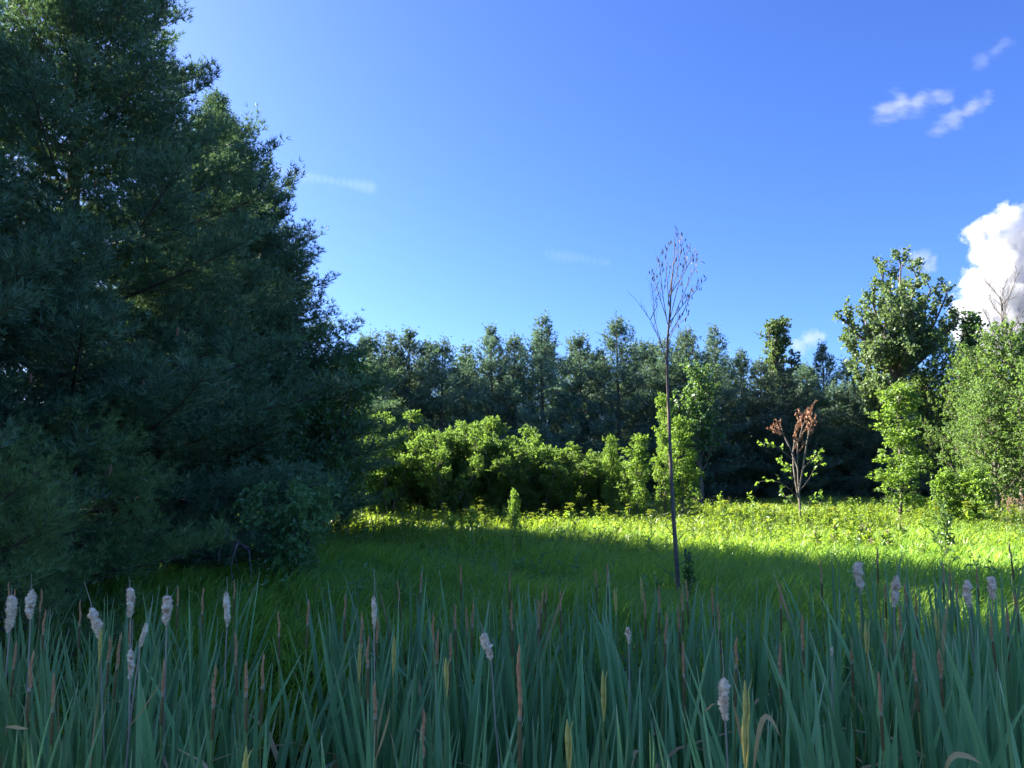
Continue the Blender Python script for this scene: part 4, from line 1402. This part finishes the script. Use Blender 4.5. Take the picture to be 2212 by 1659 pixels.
# what the photograph shows: (u, v top, kind, lean)
FLUFFY = [  # u, v top, v bottom, lean, width, label
    (24, 1287, 1364, 0.04, 1.0, 'fluffy white cattail head at the extreme left edge'),
    (67, 1275, 1336, 0.02, 1.15, 'fluffy white cattail head with a curled wisp on top near the left edge'),
    (198, 1313, 1378, -0.28, 1.05, 'fluffy cattail head tilted over with brown patches, left of the thin-necked one'),
    (280, 1269, 1333, -0.04, 0.95, 'fluffy cattail head ending in a thin bare tip above a brown spike'),
    (317, 1346, 1398, 0.28, 0.75, 'small bluish-white fluffy head leaning right, partly torn'),
    (284, 1402, 1466, 0.05, 0.8, 'ragged low fluffy head deep among the leaves at the left'),
    (360, 1287, 1347, 0.0, 1.25, 'double fluffy cattail head with a brown spike in front of it'),
    (490, 1280, 1353, 0.0, 0.72, 'narrow pale fluffy head, tall and straight, left of the gap in the reeds'),
    (808, 1289, 1357, 0.0, 0.62, 'narrow white fluffy head just right of the gap in the reeds'),
    (1044, 1368, 1424, -0.30, 1.15, 'fluffy head tilted to the left in the middle of the reeds'),
    (1357, 1355, 1390, -0.02, 1.3, 'short fluffy head on a long bare grey stalk below the dead sapling'),
    (1562, 1464, 1553, -0.05, 1.0, 'biggest fluffy cattail head, low in the nearest row'),
    (1855, 1214, 1274, -0.04, 1.2, 'highest fluffy cattail head, right of the dead sapling'),
    (1937, 1244, 1310, 0.08, 0.95, 'torn fluffy head right of the highest one'),
    (2088, 1253, 1310, -0.10, 1.1, 'fluffy head slightly tilted, second from the right edge'),
    (2142, 1245, 1294, -0.04, 1.35, 'hollowed broad fluffy head nearest the right edge'),
    (1797, 1397, 1416, 0.0, 1.1, 'tiny leftover tuft of white fluff on a thin stalk at the right'),
]
BROWN = [(20, 1255), (33, 1272), (91, 1269), (98, 1316), (36, 1384), (71, 1404), (174, 1295), (281, 1338), (239, 1371), (364, 1292), (385, 1265), (439, 1269), (507, 1251), (355, 1422), (509, 1360),
         (465, 1433), (532, 1426), (569, 1411), (602, 1318), (667, 1293), (746, 1282), (795, 1371), (117, 1451), (261, 1367), (859, 1253), (910, 1233), (995, 1218), (983, 1304), (974, 1367), (946, 1360),
         (1008, 1309), (1023, 1298), (1101, 1236), (1104, 1298), (1121, 1390), (1163, 1295), (1180, 1258), (1172, 1275), (1210, 1273), (915, 1532), (1286, 1229), (1312, 1218), (1424, 1265), (1440, 1320),
         (1464, 1302), (1473, 1269), (1482, 1251), (1475, 1386), (1391, 1275), (782, 1324), (817, 1331), (935, 1324), (810, 1470), (1686, 1256), (1773, 1211), (1894, 1180), (1912, 1258), (1941, 1306),
         (1954, 1258), (1978, 1280), (2038, 1214), (2051, 1225), (2067, 1258), (2109, 1222), (2180, 1174), (2175, 1309), (2193, 1280), (2138, 1324), (1732, 1324), (1684, 1386), (1591, 1375), (1537, 1269),
         (1551, 1298), (1839, 1375), (1910, 1360), (1972, 1400), (2027, 1400), (1898, 1451)]
YELLOW = [(218, 1356, 'yellow cattail spike breaking from its sheath, under the tilted fluffy head'), (777, 1388, 'yellow sheathed spike with a curled bract at the right side of the gap'),
          (851, 1372, 'yellow sheathed spike in a pale leaf, right of the narrow white head'), (1302, 1446, 'yellow spike beside a leaf, left of the short fluffy head'),
          (1225, 1553, 'yellow spike splitting open in the nearest row'), (1869, 1338, 'pale yellow pod-like spike under the highest fluffy head'),
          (1606, 1540, 'yellow spike low in front, right of the biggest fluffy head'), (1609, 1468, 'slim yellow spike above and right of the biggest fluffy head'),
          (2020, 1314, 'yellow spike with a frayed tip between the fluffy heads at the right'), (1384, 1245, 'thin yellow spike standing in the back row below the dead sapling'),
          (963, 1420, 'yellow spike among the brown ones, left of the tilted middle head'), (1327, 1269, 'yellow-tipped spike in the back row left of the dead sapling'),
          (532, 1612, 'yellowish stalk low in front at the left')]


def depth_for(v, rng):
    z = 0.93 + rng.normal(0, 0.05)
    return float(np.clip((CAM_Z - z) * F / max(v - 1000, 60), 2.35, 6.9))


def stalk_mesh(root, foot, top, r0, r1, mat, wob=0.0, seed=0):
    rg = np.random.default_rng(seed)
    t = np.linspace(0, 1, 7)[:, None]
    P = np.array(foot) * (1 - t) + np.array(top) * t
    P[1:-1, :2] += rg.normal(0, wob, (5, 2))
    g = Geo()
    tubes(g, P[None], np.linspace(r0, r1, 7)[None], 6)
    return g.obj('stalk', mat, root, True)


def spike_rot(lean_x, lean_y):
    return (-lean_y, lean_x, 0.0)


# landmarks for the labels of the brown spikes
MARKS = [(24, 'the head at the left edge'), (67, 'the head with the curled wisp'), (198, 'the tilted brown-patched head'), (280, 'the head with the thin bare tip'),
         (360, 'the double fluffy head'), (490, 'the narrow head left of the gap'), (808, 'the narrow head right of the gap'), (1044, 'the tilted middle head'),
         (1357, 'the short head on a bare stalk'), (1562, 'the biggest fluffy head'), (1855, 'the highest fluffy head'), (1937, 'the torn fluffy head'),
         (2088, 'the second-last fluffy head'), (2142, 'the hollowed head')]
ORD = ['first', 'second', 'third', 'fourth', 'fifth', 'sixth', 'seventh', 'eighth', 'ninth', 'tenth', 'eleventh', 'twelfth', 'thirteenth', 'fourteenth', 'fifteenth']
near = {}
for i, (u, v) in enumerate(BROWN):
    m_ = min(MARKS, key=lambda q: abs(q[0] - u))
    near.setdefault((m_, 'left' if u < m_[0] else 'right'), []).append((abs(u - m_[0]), i))
brown_label = {}
for (m_, side), lst in near.items():
    for k, (_, i) in enumerate(sorted(lst)):
        brown_label[i] = '%s brown cattail spike to the %s of %s' % (ORD[k], side, m_[1])

occupied = []
n_plants = 0
for i, (u, v0, v1, lean, wf, lab) in enumerate(FLUFFY):
    d = depth_for(v0 + (40 if v0 < 1330 else 20), rngc)
    if i == 11:
        d = 3.3
    T = at(u, v0, d)
    Bm = at(u + lean * (v0 - v1) * 1.0, v1, d)
    L = (T - Bm).length
    foot = Vector((Bm.x - lean * 0.5, d + 0.05, BED))
    r = thing('cattail_stalk', lab, 'cattail', foot, 0, 'old cattails with fluffy heads')
    st = stalk_mesh(r, (0, 0, 0), Bm - foot, 0.0055, 0.0038, M['stalk_dead'], 0.006, i)
    ax = (T - Bm).normalized()
    q = Vector((0, 0, 1)).rotation_difference(ax)
    h = link('seed_head', FLUFF[i % 6], r, T - foot, None, (wf * L / 0.19 if wf < 1.3 else 1.3 * L / 0.19 * 0.85, wf * L / 0.19, L / 0.20))
    h.rotation_mode = 'QUATERNION'
    h.rotation_quaternion = q @ Matrix.Rotation(i * 1.3, 4, 'Z').to_quaternion()
    if i not in (10, 16, 14, 15, 12):
        g = Geo()
        tp = np.array([T - foot, T - foot + ax * 0.03 + Vector((0.004, 0, 0)), T - foot + ax * (0.055 + 0.05 * (i % 3))])
        tubes(g, tp[None], np.array([[0.003, 0.0022, 0.0012]]), 4)
        g.obj('tip', M['stalk_dead'], r)
    occupied.append((foot.x, foot.y))
    n_plants += 1

for i, (u, v) in enumerate(BROWN):
    d = depth_for(v, rngc)
    if u == 1121:
        d = 3.0
    T = at(u, v, d)
    lx = rngc.normal(0, 0.05)
    if u in (859,):
        lx = -0.16
    foot = Vector((T.x - lx * 1.2, d + rngc.normal(0, 0.05), BED))
    H = T.z - BED
    r = thing('cattail_plant', brown_label[i], 'cattail', foot, 0, 'cattails with brown spikes')
    ax = (T - foot).normalized()
    rx = Vector((0, 0, 1)).rotation_difference(ax)
    s = 0.85 + 0.35 * rngc.random()
    if u == 1121:
        s = 1.7
    Lm = 0.16 * s
    Lf = 0.17 * (0.8 + 0.3 * rngc.random())
    top_l = T - foot
    gap = 0.008
    a_ = link('male_spike', MALE[i % 6], r, top_l, None, (1.0 + 0.25 * (s - 1), 1.0, s))
    b_ = link('female_spike', FEMALE[i % 6], r, top_l - ax * (Lm + gap), None, (1.0, 1.0, Lf / 0.17))
    for o_ in (a_, b_):
        o_.rotation_mode = 'QUATERNION'
        o_.rotation_quaternion = rx @ Matrix.Rotation(i * 2.1, 4, 'Z').to_quaternion()
    g = Geo()
    V, T_ = lathe_spike(rngc, [(0.005, 0.0068), (0.0, 0.0078), (-0.010, 0.0078), (-0.014, 0.006)], 0.03, 7)
    V = (np.array(rx.to_matrix()) @ V.T).T + np.array(top_l - ax * (Lm - 0.003))
    g.add(V, T_)
    g.obj('scar_ring', M['ring'], r)
    stalk_mesh(r, (0, 0, 0), top_l - ax * (Lm + gap + Lf - 0.01), 0.0075, 0.0045, M['stalk'], 0.004, 500 + i)
    add_leaves(r, 4, min(H, 2.0) * (0.94 + 0.08 * rngc.random()), rngc)
    occupied.append((foot.x, foot.y))
    n_plants += 1

for i, (u, v, lab) in enumerate(YELLOW):
    d = depth_for(v, rngc)
    T = at(u, v, d)
    foot = Vector((T.x + rngc.normal(0, 0.03), d, BED))
    H = T.z - BED
    r = thing('cattail_plant', lab, 'cattail', foot, 0, 'cattails with yellow sheathed spikes')
    ax = (T - foot).normalized()
    rx = Vector((0, 0, 1)).rotation_difference(ax)
    top_l = T - foot
    s = 0.85 + 0.25 * rngc.random()
    o_ = link('sheathed_spike', SHEATH[i % 6], r, top_l, None, (1, 1, s))
    o_.rotation_mode = 'QUATERNION'
    o_.rotation_quaternion = rx
    stalk_mesh(r, (0, 0, 0), top_l - ax * 0.19 * s, 0.007, 0.0042, M['stalk'], 0.004, 600 + i)
    # thin curled bract hugging the spike
    g = Geo()
    t = np.linspace(0, 1, 8)
    P = np.stack([0.012 * np.sin(t * 3.2) + 0.028 * np.clip(t - 0.7, 0, 1) * 3, np.full(8, -0.012), -0.22 * s + t * 0.25 * s - 0.05 * np.clip(t - 0.8, 0, 1) * 5 * 0.6], -1)
    P = (np.array(rx.to_matrix()) @ P.T).T + np.array(top_l)
    tubes(g, P[None], np.array([[0.003, 0.004, 0.004, 0.0035, 0.003, 0.0025, 0.002, 0.001]]), 4)
    g.obj('bract', M['yellow'], r, True)
    add_leaves(r, 5, min(H, 2.0) * 0.97, rngc)
    occupied.append((foot.x, foot.y))
    n_plants += 1


def bed_height(x, y):
    """Length of the leaf shoots: taller towards the right, lower by the gap."""
    u = 1106 + x / y * F
    return 1.80 + 0.22 * smooth(1500, 2150, u) - 0.06 * smooth(1000, 600, u)


def in_gap(x, y):
    u = 1106 + x / y * F
    return (632 < u < 722 and y > 3.5) or (545 < u < 632 and y > 5.2) or (1950 < u < 2110 and y < 3.3) or (u < 60 and y > 6.0)


# shoots without a spike: individuals nearest to the viewer, the rest as one thicket
pts = []
rgs = np.random.default_rng(211)
cells = []
for yy in np.arange(2.35, 6.9, 0.25):
    wx = 0.6657 * yy * 1.06
    for xx in np.arange(-wx, wx, 0.30):
        x = xx + rgs.normal(0, 0.09)
        y = yy + rgs.normal(0, 0.08)
        if in_gap(x, y) or field(x, y, 3.1, 0.7) + 0.5 * field(x, y, 6.3, 2.2) < -0.75:
            continue
        cells.append((x, y))
rgs.shuffle(cells)
single = [q for q in cells if q[1] < 6.2][: 300 - n_plants]
chosen = set(map(tuple, single))
rest = [q for q in cells if tuple(q) not in chosen]
for i, (x, y) in enumerate(single):
    r = thing('cattail_shoot', 'spikeless cattail shoot of upright blue-green strap leaves', 'cattail', (x, y, BED), 0, 'cattail shoots without spikes')
    add_leaves(r, 4, bed_height(x, y) * (0.92 + 0.16 * rgs.random()), rgs)
g = Geo()
for (x, y) in rest:
    h = bed_height(x, y) * (0.90 + 0.18 * rgs.random())
    ph = PI / 2 + rgs.normal(0, 0.45)
    for j in range(4):
        V, T, al = leaf_raw[int(rgs.integers(0, 28))]
        L = h * (0.70 + 0.35 * rgs.random() ** 0.7)
        a = ph + (j % 2) * PI + rgs.normal(0, 0.35)
        tx, ty = rgs.normal(0, 0.05, 2)
        Q = V * [L, L * 1.05, L]
        ca, sa = math.cos(a), math.sin(a)
        Q = np.stack([Q[:, 0] * ca - Q[:, 1] * sa + tx * Q[:, 2], Q[:, 0] * sa + Q[:, 1] * ca + ty * Q[:, 2], Q[:, 2]], -1) + [x, y, BED]
        g.add(Q, T, rgs.random(), al)
tag(g.obj('cattail_thicket', M['cattail'], None, True), 'thicket of further cattail leaves filling the bed between the plants', 'cattails', None, 'stuff')


# dried leaves and fallen blades
def dried(name, label, pts, d, w, mat, dd=0.0):
    P = path(pts, d, np.zeros(3), 10, dd)
    o = P[0].copy()
    P = P - o
    t = nrm(np.gradient(P, axis=0))
    side = nrm(np.cross(t, np.array([0.2, -1, 0.3])))
    wd = (w * np.sin(np.linspace(0.35, PI - 0.05, 10)))[:, None] / 2
    V = np.stack([P - side * wd, P + [0, 0.003, 0], P + side * wd], 1).reshape(-1, 3)
    T = []
    for i in range(9):
        for j in range(2):
            p = i * 3 + j
            T += [[p, p + 1, p + 4], [p, p + 4, p + 3]]
    ob = Geo().add(V, T, 0.6, np.repeat(np.linspace(0.2, 1, 10), 3)).obj(name, mat, None, True)
    ob.location = o
    tag(ob, label, 'dry leaf')
    return ob


dried('dry_leaf', 'pale tan dry leaf curling over right of the biggest fluffy head', [(1628, 1659), (1636, 1600), (1645, 1556), (1658, 1545), (1672, 1562), (1686, 1592)], 3.05, 0.022, M['tan'])
dried('dry_leaf', 'long tan dead blade leaning against the biggest fluffy head', [(1606, 1625), (1600, 1590), (1592, 1550), (1580, 1508)], 3.2, 0.014, M['tan'])
dried('dry_leaf', 'arched tan dead blade low at the right corner', [(2040, 1680), (2046, 1650), (2060, 1630), (2085, 1631), (2105, 1640), (2120, 1650)], 2.75, 0.020, M['tan'])
dried('dry_leaf', 'short pale dead leaf lying flat near the left edge', [(12, 1570), (30, 1570), (46, 1573), (62, 1574)], 3.2, 0.014, M['tan'])
dried('dry_leaf', 'thin tan broken straw slanting across the left reeds', [(268, 1582), (300, 1545), (330, 1500), (356, 1462)], 3.3, 0.006, M['tan'])
dried('dry_leaf', 'yellow slanting straw left of the nearest brown spike', [(808, 1650), (825, 1600), (838, 1555), (843, 1522)], 3.0, 0.008, M['tan'])
dried('dry_leaf', 'small white curl of dead leaf left of the biggest fluffy head', [(1520, 1537), (1530, 1531), (1538, 1522), (1547, 1520)], 3.2, 0.009, M['tan'])


# pine cones on the big pine
def cones():
    rg = np.random.default_rng(401)
    V, T = lathe_spike(rg, [(0, 0.006), (-0.02, 0.018), (-0.06, 0.024), (-0.10, 0.020), (-0.13, 0.008)], 0.12, 8)
    me = Geo().add(V, T).mesh('pine_cone', M['cone'])
    base = Vector(pineA.location)
    for (u, v, d) in [(153, 690, 10.4), (158, 722, 10.4), (243, 680, 11.0), (66, 805, 9.9), (385, 706, 11.5), (240, 1003, 9.9), (325, 823, 11.0), (492, 820, 12.0), (208, 385, 11.5), (310, 820, 11.0)]:
        link('pine_cone', me, pineA, at(u, v, d) - base, (0.1, 0.1, u), (0.9, 0.9, 1.1))


cones()


# ------------------------------------------------------------------ clouds
def cloud(name, label, balls, dens, noise_scale, amp, soft, aniso=0.4, detail=5.0, stretch=(1, 1, 1), step=0.25, albedo=(0.9, 0.92, 0.95, 1)):
    """A closed shell holding a real volume whose density is a union of soft balls broken up by noise."""
    ctr = np.array([b[0] for b in balls])
    rad = np.array([b[1] for b in balls])
    lo = (ctr - rad[:, None] * 1.45).min(0)
    hi = (ctr + rad[:, None] * 1.45).max(0)
    mid, half = (lo + hi) / 2, (hi - lo) / 2
    me = bpy.data.meshes.new(name)
    V = [(sx * half[0], sy * half[1], sz * half[2]) for sx in (-1, 1) for sy in (-1, 1) for sz in (-1, 1)]
    me.from_pydata(V, [], [(0, 1, 3, 2), (4, 6, 7, 5), (0, 4, 5, 1), (2, 3, 7, 6), (0, 2, 6, 4), (1, 5, 7, 3)])
    m, t, out = new_mat(name + '_vapour')
    tc = t.nodes.new('ShaderNodeTexCoord')
    mp = t.nodes.new('ShaderNodeMapping')
    mp.inputs['Scale'].default_value = stretch
    t.links.new(tc.outputs['Object'], mp.inputs[0])
    nz = add(t, 'ShaderNodeTexNoise', Scale=noise_scale, Detail=detail, Roughness=0.62)
    t.links.new(mp.outputs[0], nz.inputs['Vector'])
    prev = None
    for c_, r_ in zip(ctr, rad):
        ds = t.nodes.new('ShaderNodeVectorMath')
        ds.operation = 'DISTANCE'
        t.links.new(tc.outputs['Object'], ds.inputs[0])
        ds.inputs[1].default_value = tuple(c_ - mid)
        dv = t.nodes.new('ShaderNodeMath')
        dv.operation = 'DIVIDE'
        t.links.new(ds.outputs['Value'], dv.inputs[0])
        dv.inputs[1].default_value = float(r_)
        if prev is None:
            prev = dv.outputs[0]
        else:
            mn = t.nodes.new('ShaderNodeMath')
            mn.operation = 'SMOOTH_MIN'
            t.links.new(prev, mn.inputs[0])
            t.links.new(dv.outputs[0], mn.inputs[1])
            mn.inputs[2].default_value = 0.15
            prev = mn.outputs[0]
    # value = 1 - dist + amp * (noise - 0.5)
    ma = t.nodes.new('ShaderNodeMath')
    ma.operation = 'MULTIPLY_ADD'
    t.links.new(nz.outputs[0], ma.inputs[0])
    ma.inputs[1].default_value = amp
    ma.inputs[2].default_value = 1.0 - amp * 0.5
    sb = t.nodes.new('ShaderNodeMath')
    sb.operation = 'SUBTRACT'
    t.links.new(ma.outputs[0], sb.inputs[0])
    t.links.new(prev, sb.inputs[1])
    mr = t.nodes.new('ShaderNodeMapRange')
    mr.inputs[1].default_value = 0.0
    mr.inputs[2].default_value = soft
    mr.inputs[3].default_value = 0.0
    mr.inputs[4].default_value = dens
    t.links.new(sb.outputs[0], mr.inputs[0])
    vs = t.nodes.new('ShaderNodeVolumeScatter')
    vs.inputs['Color'].default_value = albedo
    vs.inputs['Anisotropy'].default_value = aniso
    va = t.nodes.new('ShaderNodeVolumeAbsorption')
    va.inputs['Color'].default_value = albedo
    av = t.nodes.new('ShaderNodeAddShader')
    t.links.new(mr.outputs[0], vs.inputs['Density'])
    t.links.new(mr.outputs[0], va.inputs['Density'])
    t.links.new(vs.outputs[0], av.inputs[0])
    t.links.new(va.outputs[0], av.inputs[1])
    t.links.new(av.outputs[0], out.inputs['Volume'])
    m.cycles.volume_step_rate = step
    me.materials.append(m)
    o = link(name, me, None, mid)
    tag(o, label, 'cloud')
    return o


def ball(u, v, d, rpx):
    return (np.array(at(u, v, d)), rpx / F * d)


CD = 1500.0
cum = [ball(2185, 470, CD, 34), ball(2150, 490, CD, 30), ball(2110, 505, CD + 30, 30), ball(2205, 520, CD, 46), ball(2140, 540, CD + 20, 40), ball(2175, 585, CD, 60), ball(2110, 610, CD + 40, 36),
       ball(2150, 650, CD, 60), ball(2100, 670, CD + 20, 42), ball(2215, 640, CD, 70), ball(2180, 710, CD, 80), ball(2110, 720, CD, 50), ball(2260, 560, CD, 60)]
cloud('cumulus_cloud', 'tall white cumulus cloud rising behind the trees at the right edge', cum, 0.06, 0.045, 2.6, 0.5, 0.3, 6.0, albedo=(0.74, 0.745, 0.76, 1))
cloud('wispy_cloud', 'left and longer of the two white wisps high at the right', [ball(1910, 240, CD, 26), ball(1945, 222, CD, 30), ball(1985, 222, CD, 26), ball(2030, 205, CD, 24)], 0.013, 0.05, 4.0, 1.0, 0.3, 6.0, (0.4, 1, 1.0), albedo=(0.55, 0.56, 0.58, 1))
cloud('wispy_cloud', 'slanting white wisp right of the longer wisp', [ball(2025, 278, CD, 18), ball(2060, 252, CD, 24), ball(2100, 230, CD, 24), ball(2135, 215, CD, 18)], 0.013, 0.05, 4.0, 1.0, 0.3, 6.0, (0.4, 1, 1.0), albedo=(0.55, 0.56, 0.58, 1))
cloud('wispy_cloud', 'faint small wisp near the top right corner', [ball(2120, 130, CD, 18), ball(2150, 110, CD, 16), ball(2170, 92, CD, 18)], 0.0055, 0.05, 4.0, 1.0, 0.3, 6.0, (0.4, 1, 1.0), albedo=(0.55, 0.56, 0.58, 1))
cloud('small_cloud', 'little white puff left of the big cumulus above the cottonwood', [ball(1950, 545, CD, 14), ball(1985, 560, CD, 26), ball(2005, 575, CD, 22)], 0.017, 0.05, 3.2, 0.9, 0.3, albedo=(0.55, 0.56, 0.58, 1))
cloud('small_cloud', 'small white puff in the gap left of the cottonwood', [ball(1725, 745, CD, 22), ball(1752, 732, CD, 24), ball(1768, 725, CD, 16)], 0.017, 0.05, 3.2, 0.9, 0.3, albedo=(0.55, 0.56, 0.58, 1))
cloud('cirrus_streak', 'thin pale cirrus streak beside the pine silhouette at the left', [ball(590 + 14 * k, 368 + 2.4 * k, CD, 15 + 4 * math.sin(k * 0.5)) for k in range(16)], 0.0050, 0.016, 2.2, 1.1, 0.3, 4.0, (0.25, 1, 1.0), albedo=(0.55, 0.57, 0.60, 1))
cloud('cirrus_streak', 'faint cirrus streak in the middle of the sky above the far pines', [ball(1180 + 13 * k, 546 + 2 * k, CD, 14 + 3 * math.sin(k * 0.6)) for k in range(11)], 0.0030, 0.016, 2.2, 1.1, 0.3, 4.0, (0.25, 1, 1.0), albedo=(0.55, 0.57, 0.60, 1))
